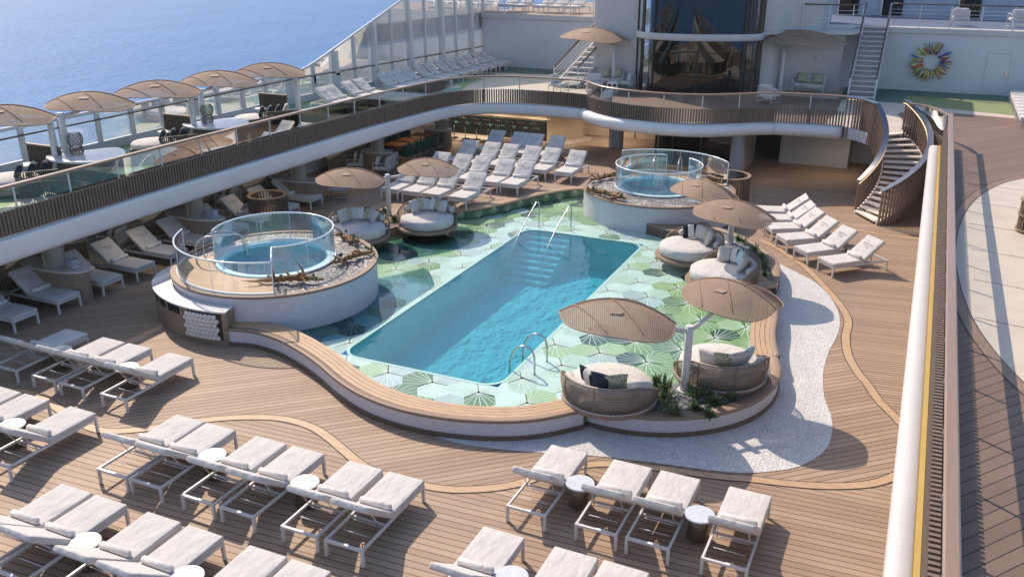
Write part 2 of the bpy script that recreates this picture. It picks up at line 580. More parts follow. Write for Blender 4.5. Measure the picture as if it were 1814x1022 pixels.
        L.append(L[-1] + (pts[0] - pts[-1]).length)
        fs, uvs = [], []
        for i in range(k if closed else k - 1):
            j = (i + 1) % k
            for q in range(n - 1):
                fs.append((i * n + q, j * n + q, j * n + q + 1, i * n + q + 1))
                uvs.append([(L[i], plen[q]), (L[i + 1], plen[q]), (L[i + 1], plen[q + 1]), (L[i], plen[q + 1])])
        s.add(vs, fs, m, smooth, T, uvs)
        if caps and not closed and n > 2:
            s.add(vs[:n], [tuple(range(n))], m, False, T)
            s.add(vs[-n:], [tuple(range(n))[::-1]], m, False, T)
        return s
    def lathe(s, prof, c=(0, 0), a0=0, a1=2 * PI, n=48, m=0, smooth=False, T=None):
        full = abs(a1 - a0 - 2 * PI) < 1e-6
        vs, fs, uvs = [], [], []
        k = len(prof)
        pl = [0]
        for i in range(k - 1):
            pl.append(pl[-1] + math.hypot(prof[i + 1][0] - prof[i][0], prof[i + 1][1] - prof[i][1]))
        cnt = n if full else n + 1
        for i in range(cnt):
            a = a0 + (a1 - a0) * i / n
            for (r, z) in prof:
                vs.append((c[0] + r * math.cos(a), c[1] + r * math.sin(a), z))
        R0 = max(p[0] for p in prof)
        for i in range(n):
            j = (i + 1) % cnt
            for q in range(k - 1):
                fs.append((i * k + q, j * k + q, j * k + q + 1, i * k + q + 1))
                u0, u1 = R0 * (a1 - a0) * i / n, R0 * (a1 - a0) * (i + 1) / n
                uvs.append([(u0, pl[q]), (u1, pl[q]), (u1, pl[q + 1]), (u0, pl[q + 1])])
        return s.add(vs, fs, m, smooth, T, uvs)
    def build(s, name, mats, parent=None, recalc=True):
        me = bpy.data.meshes.new(name)
        me.from_pydata(s.v, [], s.f)
        if not isinstance(mats, (list, tuple)):
            mats = [mats]
        for k in mats:
            me.materials.append(M[k] if isinstance(k, str) else k)
        me.polygons.foreach_set('material_index', s.m)
        me.polygons.foreach_set('use_smooth', s.sm)
        if any(u is not None for u in s.uv):
            uvl = me.uv_layers.new(name='uv')
            for p, u in zip(me.polygons, s.uv):
                if u:
                    for li, q in zip(p.loop_indices, u):
                        uvl.data[li].uv = q
        me.update()
        if recalc:
            bm = bmesh.new()
            bm.from_mesh(me)
            bmesh.ops.remove_doubles(bm, verts=bm.verts, dist=1e-5)
            bmesh.ops.recalc_face_normals(bm, faces=bm.faces)
            bm.to_mesh(me)
            bm.free()
        o = bpy.data.objects.new(name, me)
        COL.objects.link(o)
        if parent is not None:
            o.parent = parent
        return o

def tag(o, label=None, cat=None, group=None, kind=None):
    if label: o['label'] = label
    if cat: o['category'] = cat
    if group: o['group'] = group
    if kind: o['kind'] = kind
    return o
def thing(name, label, cat, loc=(0, 0, 0), rz=0, group=None):
    o = bpy.data.objects.new(name, None)
    COL.objects.link(o)
    o.empty_display_size = 0.2
    o.location = loc
    o.rotation_euler = (0, 0, rz)
    return tag(o, label, cat, group)
KIDS = {}
def dup(o, loc, rz=0, label=None, group=None, scale=None, parent=None):
    """copy of a thing with copies of its parts and sub-parts"""
    def rec(src, par):
        c = src.copy()
        COL.objects.link(c)
        if par is not None:
            c.parent = par
        for ch in [q for q in list(src.children)]:
            rec(ch, c)
        return c
    r = rec(o, None)
    r.location = loc
    r.rotation_euler = (0, 0, rz)
    if scale: r.scale = scale
    if label: r['label'] = label
    if group: r['group'] = group
    return r
class Proto:
    """first placement moves the prototype itself, later ones copy it"""
    def __init__(s, o): s.o, s.used = o, False
    def put(s, loc, rz, label, group=None, scale=None):
        if not s.used:
            s.used = True
            o = s.o
            o.location = loc
            o.rotation_euler = (0, 0, rz)
            o['label'] = label
            if group: o['group'] = group
            if scale: o.scale = scale
            return o
        r = dup(s.o, loc, rz, label, group, scale or (1, 1, 1))
        if not group and 'group' in r: del r['group']
        return r
def catmull(pts, n=8, closed=False):
    P_ = [np.array(p, float) for p in pts]
    k = len(P_)
    out = []
    rng = range(k if closed else k - 1)
    for i in rng:
        p0 = P_[(i - 1) % k] if (closed or i > 0) else 2 * P_[0] - P_[1]
        p1, p2 = P_[i], P_[(i + 1) % k]
        p3 = P_[(i + 2) % k] if (closed or i < k - 2) else 2 * P_[-1] - P_[-2]
        for j in range(n):
            t = j / n
            out.append(tuple(0.5 * ((2 * p1) + (-p0 + p2) * t + (2 * p0 - 5 * p1 + 4 * p2 - p3) * t * t + (-p0 + 3 * p1 - 3 * p2 + p3) * t ** 3)))
    if not closed:
        out.append(tuple(P_[-1]))
    return out
def resample(path, step):
    P_ = [np.array(p, float) for p in path]
    d = [0]
    for a, b in zip(P_[:-1], P_[1:]):
        d.append(d[-1] + float(np.linalg.norm(b - a)))
    n = max(1, int(round(d[-1] / step)))
    out, j = [], 0
    for i in range(n + 1):
        q = d[-1] * i / n
        while j < len(d) - 2 and d[j + 1] < q:
            j += 1
        f = (q - d[j]) / max(1e-9, d[j + 1] - d[j])
        out.append(tuple(P_[j] * (1 - f) + P_[j + 1] * f))
    return out
def offset(path, o):
    out = []
    k = len(path)
    for i, p in enumerate(path):
        a, b = path[max(0, i - 1)], path[min(k - 1, i + 1)]
        dx, dy = b[0] - a[0], b[1] - a[1]
        L = math.hypot(dx, dy) or 1
        out.append((p[0] + dy / L * o, p[1] - dx / L * o) + tuple(p[2:]))
    return out
def arc(c, r, a0, a1, n=24, z=None):
    return [(c[0] + r * math.cos(a0 + (a1 - a0) * i / n), c[1] + r * math.sin(a0 + (a1 - a0) * i / n)) + ((z,) if z is not None else ()) for i in range(n + 1)]
ORD = ['first', 'second', 'third', 'fourth', 'fifth', 'sixth', 'seventh', 'eighth', 'ninth', 'tenth', 'eleventh', 'twelfth', 'thirteenth', 'fourteenth', 'fifteenth', 'sixteenth', 'seventeenth', 'eighteenth']
U = 2.42
# ------------------------------------------------------------------ the setting: sea, decks, pool
def struct(name, mb, mats, parent=None):
    o = mb.build(name, mats, parent)
    if parent is None:
        o['kind'] = 'structure'
    return o
def sheet(name, poly, z, mats):
    return struct(name, MB().prism(poly, z, z, 0, bottom=False), mats)

SEA_Z = -26
b = MB()
for i in range(24):
    for j in range(24):
        def cc(q, n=24):
            u = q / n * 2 - 1
            return math.copysign(abs(u) ** 3, u) * 12000
        x0, x1, y0, y1 = cc(i), cc(i + 1), cc(j), cc(j + 1)
        b.add([(x0, y0, SEA_Z), (x1, y0, SEA_Z), (x1, y1, SEA_Z), (x0, y1, SEA_Z)], [(0, 1, 2, 3)])
struct('sea', b, 'sea')

# pool surround outlines (plan, metres)
ring_out = catmull([(-14.31, 14.98), (-13.62, 15.13), (-12.8, 15.01), (-11.97, 14.7), (-11.2, 14.33), (-10.36, 13.85), (-9.6, 13.52), (-8.83, 13.34), (-8.1, 13.31), (-7.3, 13.42), (-6.46, 13.71), (-5.82, 14.12), (-5.2, 14.78)], 6)
PLC, PLR = (-4.78, 17.75), 2.84                  # planter lobe at the near right
BENCH_W = 0.56
lobe1 = arc(PLC, PLR, rad(-101), rad(18), 30)
right_bench = catmull([(-2.1, 18.85), (-2.30, 19.6), (-2.44, 20.4), (-2.52, 21.2), (-2.70, 22.2), (-3.02, 23.0)], 5)
lobe2 = catmull([(-3.02, 23.2), (-2.93, 24.0), (-3.08, 25.0), (-3.42, 25.95), (-3.95, 26.75), (-4.6, 27.4), (-5.5, 28.0)], 5)
TA, TAR = (-15.12, 17.95), 2.70                  # spa tub near left
TB, TBR = (-8.05, 30.0), 2.66                    # spa tub at the back
plat_front = catmull([(-17.2, 20.2), (-16.75, 21.3), (-16.2, 22.6), (-15.5, 23.8), (-14.75, 24.9), (-14.12, 26.03), (-13.62, 26.6), (-13.1, 27.4), (-12.65, 28.5), (-12.02, 29.8), (-11.3, 30.7), (-10.3, 31.2)], 5)

def shift(path, o):
    return offset(path, o)
inner1 = shift(ring_out, -BENCH_W)      # travel goes +x, pool is on the left

tile_poly = ring_out + [(-5.1, 15.0)] + lobe1[3:-2] + right_bench + lobe2 + [(-5.4, 28.4), (-5.9, 30), (-10.3, 31.5)] + plat_front[::-1] + [(-17.0, 19.4), (-16.8, 16.8), (-15.2, 15.4)]
TILE_Z = 0.10
PX0, PX1, PY0, PY1 = -11.45, -7.45, 15.55, 26.27

def inpoly(p, poly):
    x, y = p
    c = False
    n = len(poly)
    j = n - 1
    for i in range(n):
        xi, yi = poly[i][0], poly[i][1]
        xj, yj = poly[j][0], poly[j][1]
        if (yi > y) != (yj > y) and x < (xj - xi) * (y - yi) / (yj - yi) + xi:
            c = not c
        j = i
    return c
def clip(poly, nx, ny, d):
    """keep the side nx*x + ny*y >= d"""
    out = []
    n = len(poly)
    for i in range(n):
        a, b_ = poly[i], poly[(i + 1) % n]
        sa, sb = nx * a[0] + ny * a[1] - d, nx * b_[0] + ny * b_[1] - d
        if sa >= 0: out.append(a)
        if (sa >= 0) != (sb >= 0):
            t = sa / (sa - sb)
            out.append((a[0] + (b_[0] - a[0]) * t, a[1] + (b_[1] - a[1]) * t))
    return out
def minus_rect(poly, x0, x1, y0, y1):
    res = []
    for (nx, ny, d) in ((-1, 0, -x0), (1, 0, x1), (0, -1, -y0), (0, 1, y1)):
        piece = clip(poly, nx, ny, d)
        if len(piece) > 2:
            res.append(piece)
        poly = clip(poly, -nx, -ny, -d)
        if len(poly) < 3:
            break
    return res

# the lower deck: planked sheets, laid in three directions, around the pool well
def deck_with_hole(name, outer, hole, z, mats):
    mb = MB()
    tri = geometry.tessellate_polygon([[Vector((p[0], p[1], 0)) for p in outer], [Vector((p[0], p[1], 0)) for p in hole]])
    pts = [(p[0], p[1], z) for p in outer] + [(p[0], p[1], z) for p in hole]
    mb.add(pts, [tuple(t) for t in tri])
    return struct(name, mb, mats)
wellrect = [(PX0 - .3, PY0 - .3), (PX1 + .3, PY0 - .3), (PX1 + .3, PY1 + .3), (PX0 - .3, PY1 + .3)]
deck_with_hole('lower_deck', [(-25.3, -6), (1.6, -6), (1.6, 47), (-25.3, 47)], wellrect, 0.0, 'plank_a')
strip1 = catmull([(-24.3, 12.4), (-21, 11.6), (-19, 11.2), (-17.31, 11.17), (-16.31, 11.28), (-15.0, 10.94), (-13.94, 10.75), (-13.2, 11.1), (-12.46, 11.79), (-11.75, 12.3), (-10.96, 12.62), (-10.23, 12.62), (-9.61, 12.41), (-8.54, 11.88), (-7.94, 11.75), (-6.87, 11.76), (-6.22, 12.0), (-5.66, 12.41), (-5.2, 13.0), (-4.64, 13.6), (-3.91, 13.92), (-2.49, 14.18), (-1.83, 14.36), (-1.17, 14.5), (-0.53, 14.71), (0.08, 15.05), (0.48, 15.49), (0.9, 16.2)], 6)
strip2 = catmull([(-4.22, 28.61), (-3.66, 28.1), (-3.05, 27.29), (-2.49, 26.47), (-1.92, 25.32), (-1.43, 24.22), (-1.08, 23.3), (-0.93, 22.6), (-0.90, 21.63), (-0.75, 20.61), (-0.47, 19.73), (-0.22, 19.2), (0.06, 18.49), (0.47, 17.77), (1.01, 16.69)], 6)
strip3 = catmull([(-5.4, 33.2), (-4.4, 32.5), (-3.2, 31.9), (-2.15, 31.41), (-1.03, 30.94), (0.45, 30.87), (1.3, 30.9)], 6)
poly_b = strip1 + strip2[::-1] + [(-5.6, 29.6), (-5.6, 33.0), (-9, 34.5), (-12, 47), (-24.3, 47)]
deck_with_hole('diagonal_deck_planking', poly_b, wellrect, 0.004, 'plank_b')
sheet('starboard_deck_planking', strip2 + [(1.58, 16.5), (1.58, 30.95)] + strip3[::-1] + [(-5.6, 33.0), (-5.6, 29.6)], 0.004, 'plank_c')
for nm, st in (('inlay_strip', strip1), ('inlay_strip', strip2), ('inlay_strip', strip3)):
    mb = MB()
    mb.sweep(st, [(-0.095, 0.009), (0.095, 0.009)], m=0, smooth=False)
    mb.sweep(offset(st, -0.103), [(-0.010, 0.0095), (0.010, 0.0095)], m=1, smooth=False)
    mb.sweep(offset(st, 0.103), [(-0.010, 0.0095), (0.010, 0.0095)], m=1, smooth=False)
    struct(nm, mb, ['strip', 'seam'])
mosaic_edge = catmull([(-3.42, 26.62), (-2.63, 25.86), (-2.02, 25.2), (-1.53, 24.2), (-1.22, 23.16), (-1.10, 22.23), (-1.12, 21.31), (-1.18, 20.43), (-1.17, 19.54), (-1.1, 18.8), (-0.99, 18.11), (-0.76, 17.29), (-0.68, 16.49), (-0.76, 15.83), (-1.09, 15.16), (-1.54, 14.76), (-2.1, 14.46), (-2.86, 14.28), (-3.6, 14.15), (-4.82, 13.88), (-5.59, 13.62), (-6.31, 13.41), (-7.12, 13.26), (-7.72, 13.28)], 5)
sheet('stone_mosaic_path', mosaic_edge + [(-7.3, 13.5), (-6.46, 13.8), (-5.82, 14.25), (-5.0, 15.2)] + arc(PLC, PLR - .2, rad(-95), rad(18), 20) + [(-2.4, 19), (-2.6, 21), (-3.0, 22.4), (-3.3, 23.3), (-3.3, 24.8), (-3.6, 26)], 0.013, 'pebblefloor')

# ---- pool
def pool():
    rr = 0.45
    def rrect(x0, x1, y0, y1, r, n=6):
        out = []
        for (cx, cy, a) in ((x1 - r, y0 + r, -90), (x1 - r, y1 - r, 0), (x0 + r, y1 - r, 90), (x0 + r, y0 + r, 180)):
            out += arc((cx, cy), r, rad(a), rad(a + 90), n)
        return out
    rim = rrect(PX0, PX1, PY0, PY1, rr)
    D = -1.0
    mb = MB()
    mb.sweep([(p[0], p[1]) for p in rim], [(0, D), (0, TILE_Z - .101)], closed=True, smooth=False)
    mb.prism(rim, D, D, bottom=False)
    # entry steps in the far left corner
    n = 8
    for i in range(n):
        zt = 0.06 - 0.118 * (i + 1)
        y1 = PY1 - 0.02 - i * 0.27
        mb.prism([(PX0 + .02, y1 - 0.27), (PX0 + 1.6, y1 - 0.27), (PX0 + 1.6, y1), (PX0 + .02, y1)], D + .005, zt, 0)
    o = struct('pool_basin', mb, 'poolwall')
    w_ = MB().prism(rim, TILE_Z - 0.014, TILE_Z - 0.014, bottom=False)
    struct('pool_water', w_, water_mat('pool_water', (0.56, 0.87, 0.97), 2.2, 0.2, 0.05, (0.10, 0.50, 0.62)))
    # coping
    c = MB()
    out_ = rrect(PX0 - .075, PX1 + .075, PY0 - .075, PY1 + .075, rr + .075)
    k = len(rim)
    vs = [(p[0], p[1], TILE_Z + .005) for p in rim] + [(p[0], p[1], TILE_Z + .005) for p in out_] + [(p[0], p[1], TILE_Z - .10) for p in rim]
    fs = [(i, (i + 1) % k, k + (i + 1) % k, k + i) for i in range(k)] + [(i, (i + 1) % k, 2 * k + (i + 1) % k, 2 * k + i) for i in range(k)]
    c.add(vs, fs)
    struct('pool_coping', c, 'coping')
    # the tiled surround: hexagon tiles, each with a fan of pale lines from one corner
    cols = [(0.03, 0.085, 0.055), (0.09, 0.19, 0.085), (0.15, 0.29, 0.11), (0.22, 0.38, 0.15), (0.28, 0.45, 0.23), (0.36, 0.55, 0.44), (0.43, 0.62, 0.55), (0.38, 0.51, 0.51), (0.47, 0.68, 0.61), (0.31, 0.44, 0.43)]
    mats = []
    for i, q in enumerate(cols):
        t = NT('hex_tile_%s' % ['forest', 'moss', 'leaf', 'grass', 'sage', 'celadon', 'mint', 'mist', 'foam', 'slate'][i])
        p = t.pos()
        n = t.noise(p, 2.2, 3)
        cc_ = t.mix(t.ramp(n, .3, .7), [k2 * .92 for k2 in q], [min(1, k2 * 1.08) for k2 in q])
        t.b.inputs['Coat Weight'].default_value = 0.35
        t.b.inputs['Coat Roughness'].default_value = 0.08
        mats.append(t.base(cc_, 0.28))
    mats.append(plain('hex_tile_line', (0.58, 0.70, 0.62), 0.4, var=0.04))
    R_ = 0.375
    mb = MB()
    dx, dy = R_ * 1.5, R_ * math.sqrt(3)
    poly = tile_poly
    mids = [(-16, 19), (-14, 21), (-14, 23)]
    rnd = random.Random(5)
    for i in range(-3, 31):
        for j in range(-3, 32):
            cx = -18.2 + i * dx
            cy = 13.2 + j * dy + (dy / 2 if i % 2 else 0)
            hexa = [(cx + R_ * math.cos(rad(60 * k2)), cy + R_ * math.sin(rad(60 * k2))) for k2 in range(6)]
            ins = [inpoly(p, poly) for p in hexa]
            if not any(ins) and not inpoly((cx, cy), poly):
                continue
            if PX0 + .4 < cx < PX1 - .4 and PY0 + .4 < cy < PY1 - .4:
                continue
            # tones drift: pale near the pool edges, deep green towards the planters and platform
            dpool = max(PX0 - cx, cx - PX1, PY0 - cy, cy - PY1, 0)
            g = min(1, dpool / 2.6) + 0.33 * math.sin(cx * 1.1 + 1.3) * math.cos(cy * 0.62 + 0.4)
            rv = rnd.random()
            if rv < 0.05 + 0.09 * g: ci = 0
            elif rv < 0.09 + 0.15 * g: ci = 1
            elif g > 0.75: ci = rnd.choice([1, 2, 3, 3, 4, 2])
            elif g > 0.42: ci = rnd.choice([2, 3, 4, 5, 6, 4, 9])
            else: ci = rnd.choice([5, 6, 8, 7, 8, 6, 4])
            # fan corner: the three tiles around a shared vertex all fan from it
            r_i = j - (i - i % 2) // 2
            fan = {0: 0, 2: 2, 1: 4}[(i - r_i) % 3]
            apex = hexa[fan]
            polys = [hexa]
            if not all(ins):
                # break the tile up finely where it runs under the rim
                polys = []
                N = 8
                for s_ in range(6):
                    A, B_ = hexa[s_], hexa[(s_ + 1) % 6]
                    def bary(u, v):
                        return (cx + (A[0] - cx) * u + (B_[0] - cx) * v, cy + (A[1] - cy) * u + (B_[1] - cy) * v)
                    for a in range(N):
                        for b2 in range(N - a):
                            t1 = [bary(a / N, b2 / N), bary((a + 1) / N, b2 / N), bary(a / N, (b2 + 1) / N)]
                            polys.append(t1)
                            if a + b2 < N - 1:
                                polys.append([bary((a + 1) / N, b2 / N), bary((a + 1) / N, (b2 + 1) / N), bary(a / N, (b2 + 1) / N)])
                polys = [p for p in polys if all(inpoly(q2, poly) for q2 in p)]
            for p in polys:
                for pc in minus_rect(p, PX0 - .02, PX1 + .02, PY0 - .02, PY1 + .02):
                    mb.add([(q2[0], q2[1], TILE_Z) for q2 in pc], [tuple(range(len(pc)))], ci)
            targets = [hexa[(fan + k2) % 6] for k2 in range(1, 6)]
            tg = []
            for a, b2 in zip(targets[:-1], targets[1:]):
                tg += [a, ((a[0] + b2[0]) / 2, (a[1] + b2[1]) / 2)]
            tg.append(targets[-1])
            for e in tg:
                L = math.hypot(e[0] - apex[0], e[1] - apex[1])
                ux, uy = (e[0] - apex[0]) / L, (e[1] - apex[1]) / L
                L2 = L * (1.0 if e in targets[::4] else 0.97)
                wd = 0.007
                quad = [(apex[0] - uy * wd, apex[1] + ux * wd), (apex[0] + uy * wd, apex[1] - ux * wd), (apex[0] + ux * L2 + uy * wd, apex[1] + uy * L2 - ux * wd), (apex[0] + ux * L2 - uy * wd, apex[1] + uy * L2 + ux * wd)]
                if not (inpoly(quad[0], poly) and inpoly(quad[2], poly)):
                    continue
                for pc in minus_rect(quad, PX0 - .02, PX1 + .02, PY0 - .02, PY1 + .02):
                    mb.add([(q2[0], q2[1], TILE_Z + .003) for q2 in pc], [tuple(range(len(pc)))], 10)
    o = mb.build('tiled_pool_surround', mats, None, recalc=False)
    o['kind'] = 'structure'
pool()
# thin sheets of standing water over the tiles
def puddle(name, poly, tint):
    struct(name, MB().prism(poly, TILE_Z + .018, TILE_Z + .018, bottom=False), water_mat(name, tint, 5.0, 0.12, 0.02))
puddle('wading_water', clip(arc((-14.95, 18.5), 3.75, rad(-62), rad(52), 40) + arc(TA, TAR - .1, rad(52), rad(-62), 30), -1, 0, 11.64), (0.62, 0.83, 0.94))
puddle('wading_water', catmull([(-13.9, 21.6), (-13.2, 22.3), (-12.6, 23.3), (-12.55, 24.4), (-13.0, 25.3), (-13.6, 25.6), (-14.1, 25.0), (-14.5, 24.0), (-14.9, 22.9), (-14.6, 21.9)], 5, True), (0.60, 0.80, 0.92))

# ---- the ring bench, a wall of white mosaic with a planked teak top
def coping_bench(name, label, path, w_in, flip=1, top=0.45, planks_n=4, lo=0.0, cat='bench', endcaps=True):
    t = thing(name, label, cat)
    # outside wall
    mb = MB()
    mb.sweep(path, [(0.0, lo + 0.10), (0.0, top - 0.055)], smooth=True, caps=False)
    mb.sweep(path, [(-w_in * flip, TILE_Z - 0.05), (-w_in * flip, top - 0.055)], smooth=True, caps=False)
    mb.build('mosaic_wall', 'mosaic', t)
    MB().sweep(path, [(0.004 * flip, lo), (0.03 * flip, lo), (0.03 * flip, lo + 0.105), (0.004 * flip, lo + 0.105)], smooth=False).build('plinth', 'plinth', t)
    mb = MB()
    e = 0.035 * flip
    mb.sweep(path, [(-0.14 * flip, top - 0.06), (e * .8, top - 0.06), (e, top - 0.03), (e * .8, top - 0.004), (0, top), (-0.115 * flip, top), (-0.115 * flip, top - 0.02)], m=1)
    n = planks_n
    wd = (w_in - 0.115 - 0.0) / n
    for i in range(n):
        a = (-0.12 - i * wd) * flip
        c = (-0.12 - (i + 1) * wd + 0.010) * flip
        mb.sweep(path, [(a, top - 0.04), (a, top), (c, top), (c, top - 0.04)], m=0, smooth=False)
    mb.sweep(path, [(-0.1 * flip, top - 0.045), (-w_in * flip, top - 0.045)], m=2, smooth=False)
    mb.build('teak_top', ['strip', 'cap', 'seam'], t)
    return t
coping_bench('pool_bench', 'curved teak bench on a low white mosaic wall along the near edge of the pool', ring_out, BENCH_W)
coping_bench('pool_bench', 'short curved teak bench beside the pool, right, between the near canopy and the far daybeds', right_bench, BENCH_W)

def planter(name, label, rim, cap_w, top, soil, closed, soil_mat='darkgravel', inner=None):
    t = thing(name, label, 'planter')
    MB().sweep(rim, [(0, 0.10), (0, top - .06)], closed=closed, caps=False).build('mosaic_wall', 'mosaic', t)
    MB().sweep(rim, [(0.004, 0), (0.03, 0), (0.03, .105), (0.004, .105)], closed=closed, smooth=False).build('plinth', 'plinth', t)
    MB().sweep(rim, [(-cap_w, top - .07), (.03, top - .07), (.045, top - .035), (.03, top - .004), (0, top + .001), (-cap_w, top + .001), (-cap_w, top - .07)], closed=closed, caps=False).build('coping', 'cap', t)
    MB().prism(soil, top - .09, top - .05, m=0).build('gravel_bed', soil_mat, t)
    return t
lobe1_full = arc(PLC, PLR, rad(-98), rad(24), 40)
soil1 = arc(PLC, PLR - .12, rad(-98), rad(24), 30) + [(-2.9, 18.2), (-3.6, 17.0), (-4.2, 16.4), (-4.9, 15.6)]
planter('corner_planter', 'curved white mosaic planter with spiky green plants at the near right corner of the pool', lobe1_full, .20, .45, soil1, False)
MB_ = MB()
soil2 = lobe2 + [(-5.7, 27.6), (-5.2, 26.4), (-4.6, 25.9), (-4.1, 25.2), (-3.8, 24.2), (-3.8, 23.4)]
planter('side_planter', 'curved mosaic planter behind the two daybeds on the right of the pool', lobe2, .22, .45, soil2, False)
# raised teak platform with the rows of loungers
def platform():
    t = thing('lounger_platform', 'raised teak platform with four rows of loungers behind the pool', 'platform')
    pts = plat_front + [(-10.3, 31.4), (-10.6, 38.0), (-17.9, 38.0), (-18.1, 27.5), (-18.1, 22.6), (-17.6, 20.6)]
    MB().prism(pts, 0.40, 0.45, 0, bottom=True).build('deck', 'plank_c', t)
    t2 = MB()
    t2.sweep(plat_front, [(-.25, .454), (.0, .454), (.035, .43), (.03, .395), (-.25, .395)])
    t2.build('coping', 'strip', t)
    # printed leaf tiles on the riser
    mb = MB()
    mb.sweep(plat_front, [(-.01, TILE_Z - .02), (-.01, .40)], smooth=True, caps=False)
    rs = resample(plat_front, 0.62)
    rr_ = random.Random(3)
    for k in range(1, len(rs) - 1):
        a, b_ = rs[k - 1], rs[k + 1]
        L = math.hypot(b_[0] - a[0], b_[1] - a[1])
        tx, ty = (b_[0] - a[0]) / L, (b_[1] - a[1]) / L
        nx, ny = ty, -tx
        down = k % 2
        for j in range(-3, 4):
            ang = j * 0.33
            l = 0.27 - abs(j) * .012
            z0 = .385 if down else TILE_Z + .01
            dz = -math.cos(ang) * l * .98 if down else math.cos(ang) * l
            ex = math.sin(ang) * l * 1.15
            p0 = Vector((rs[k][0] + nx * .002, rs[k][1] + ny * .002, z0))
            p1 = Vector((rs[k][0] + tx * ex + nx * .002, rs[k][1] + ty * ex + ny * .002, z0 + dz))
            s_ = Vector((tx, ty, 0)) * .010
            mb.add([p0 - s_, p0 + s_, p1 + s_, p1 - s_], [(0, 1, 2, 3)], 1)
    mb.build('printed_riser', [plain('riser_tile', (0.055, 0.12, 0.075), .35, var=.5, scale=2.5), plain('riser_line', (0.55, 0.64, 0.46), .4, var=0)], t)
    bk = [(-10.6, 38.0), (-17.9, 38.0), (-18.1, 27.5), (-18.1, 22.6), (-17.6, 20.6), (-17.2, 20.2)]
    MB().sweep(bk[::-1], [(0, 0), (0, .40)], smooth=False, caps=False).build('back_riser', 'plinth', t)
platform()

# ------------------------------------------------------------------ upper deck
left_edge = catmull([(-19.687, -6.368), (-19.687, 3.184), (-19.634, 14.009), (-19.634, 19.634), (-19.528, 24.304), (-19.422, 27.7), (-19.263, 30.247), (-19.082, 32.264), (-18.838, 33.855), (-18.36, 35.023), (-17.618, 35.766), (-16.45, 36.243), (-15.07, 36.371), (-14.009, 36.35), (-13.107, 36.243)], 6)  # upper deck positions and heights, here and below, scaled about the camera beforehand
mid_edge = catmull([(-13.107, 36.243), (-12.629, 35.66), (-11.887, 35.002), (-11.038, 34.62), (-9.976, 34.407), (-8.809, 34.407), (-7.641, 34.726), (-6.474, 35.5), (-5.943, 35.925), (-5.275, 36.296)], 6)
right_bit = [(-5.275, 36.296), (-4.02, 36.5), (-2.72, 36.5)]
SC = (-2.50, 34.29); SRI, SRO, SA0, SA1 = 1.46, 2.87, -0.98, 0.88
stair_edge = [(-2.72, 36.5), (-2.2, 36.2), (-1.57, 35.41)] + [(SC[0] + SRO * math.cos(.88), SC[1] + SRO * math.sin(.88))] + arc(SC, SRO + .12, .80, .25, 12) + [(.60, 34.9), (.76, 34.5), (.83, 34.1)]
starb_edge = [(.83, 34.1), (.83, 25), (.83, 15), (.83, 5), (.83, -6)]
edge = left_edge + mid_edge[1:] + right_bit[1:] + stair_edge[1:] + starb_edge[1:]
slab_poly = [(-25.36, -6.368)] + edge + [(7.96, -6.368), (7.96, 50.199), (-25.36, 50.199)]
mb = MB()
mb.prism(slab_poly, U - .42, U, 0, 1)
struct('upper_deck', mb, ['sand', 'ceil'])
# coverings on the upper deck
sheet('port_turf', [(-25.259, -6.368), (-19.899, -6.368), (-19.899, 27.594), (-19.74, 30.247), (-19.316, 33.431), (-19.74, 36.615), (-20.801, 40.329), (-21.014, 44.044), (-23.667, 44.044), (-25.259, 31.839)], U + .004, 'swirl')
sheet('forward_turf', [(-23.985, 44.893), (-20.695, 44.893), (-18.042, 45.53), (-13.797, 44.787), (-13.797, 49.457), (-23.985, 49.457)], U + .005, 'turf_dark')
sheet('cream_walkway', [(-19.528, 28.124), (-18.467, 36.509), (-13.797, 36.615), (-13.797, 44.362), (-18.573, 44.787), (-20.483, 42.452), (-20.059, 37.676)], U + .006, 'sand')
sheet('tower_apron', [(-13.691, 36.615), (-12.205, 35.447), (-10.825, 34.917), (-8.809, 34.758), (-6.686, 35.766), (-5.306, 36.615), (-3.184, 36.827), (-3.396, 43.195), (-7.217, 43.407), (-13.691, 42.346)], U + .005, 'plank_up')
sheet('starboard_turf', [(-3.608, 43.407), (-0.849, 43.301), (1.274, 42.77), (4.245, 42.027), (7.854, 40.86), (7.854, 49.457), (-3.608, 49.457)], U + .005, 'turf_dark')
sheet('painted_sunlit_turf', [(-0.849, 43.089), (1.274, 42.558), (4.245, 41.815), (7.854, 40.542), (7.854, 44.787), (3.396, 45.636), (-0.849, 45.636)], U + .008, 'turf')  # lighter sheet paints sunlight onto the darker turf
sheet('starboard_planking', [(0.955, -6.368), (7.854, -6.368), (7.854, 39.268), (5.306, 40.648), (3.184, 41.285), (1.061, 41.603), (-0.318, 41.603), (-0.955, 40.542), (-0.637, 38.525), (0.584, 37.039), (0.955, 35.023)], U + .005, 'plank_up')
patio_edge = catmull([(7.854, 32.264), (5.519, 31.839), (3.821, 30.99), (2.653, 29.716), (1.942, 28.018), (1.486, 26.108), (1.231, 23.985), (1.146, 22.075), (1.167, 20.377), (1.327, 18.36), (1.624, 16.662), (2.176, 14.964), (3.078, 13.372), (4.457, 12.099), (6.368, 11.25), (7.854, 10.931)], 6)
sheet('cream_patio', patio_edge, U + .009, 'sand')
mb = MB()
mb.sweep(patio_edge, [(0.0, U + .013), (0.20, U + .013)], smooth=False)
mb.sweep(patio_edge, [(0.20, U + .0132), (0.222, U + .0132)], m=1, smooth=False)
mb.sweep(patio_edge, [(-0.022, U + .0132), (0.0, U + .0132)], m=1, smooth=False)
struct('patio_border', mb, [wood('patio_border_wood', (0.26, 0.17, 0.12), axis='y'), 'seam'])
mb = MB()
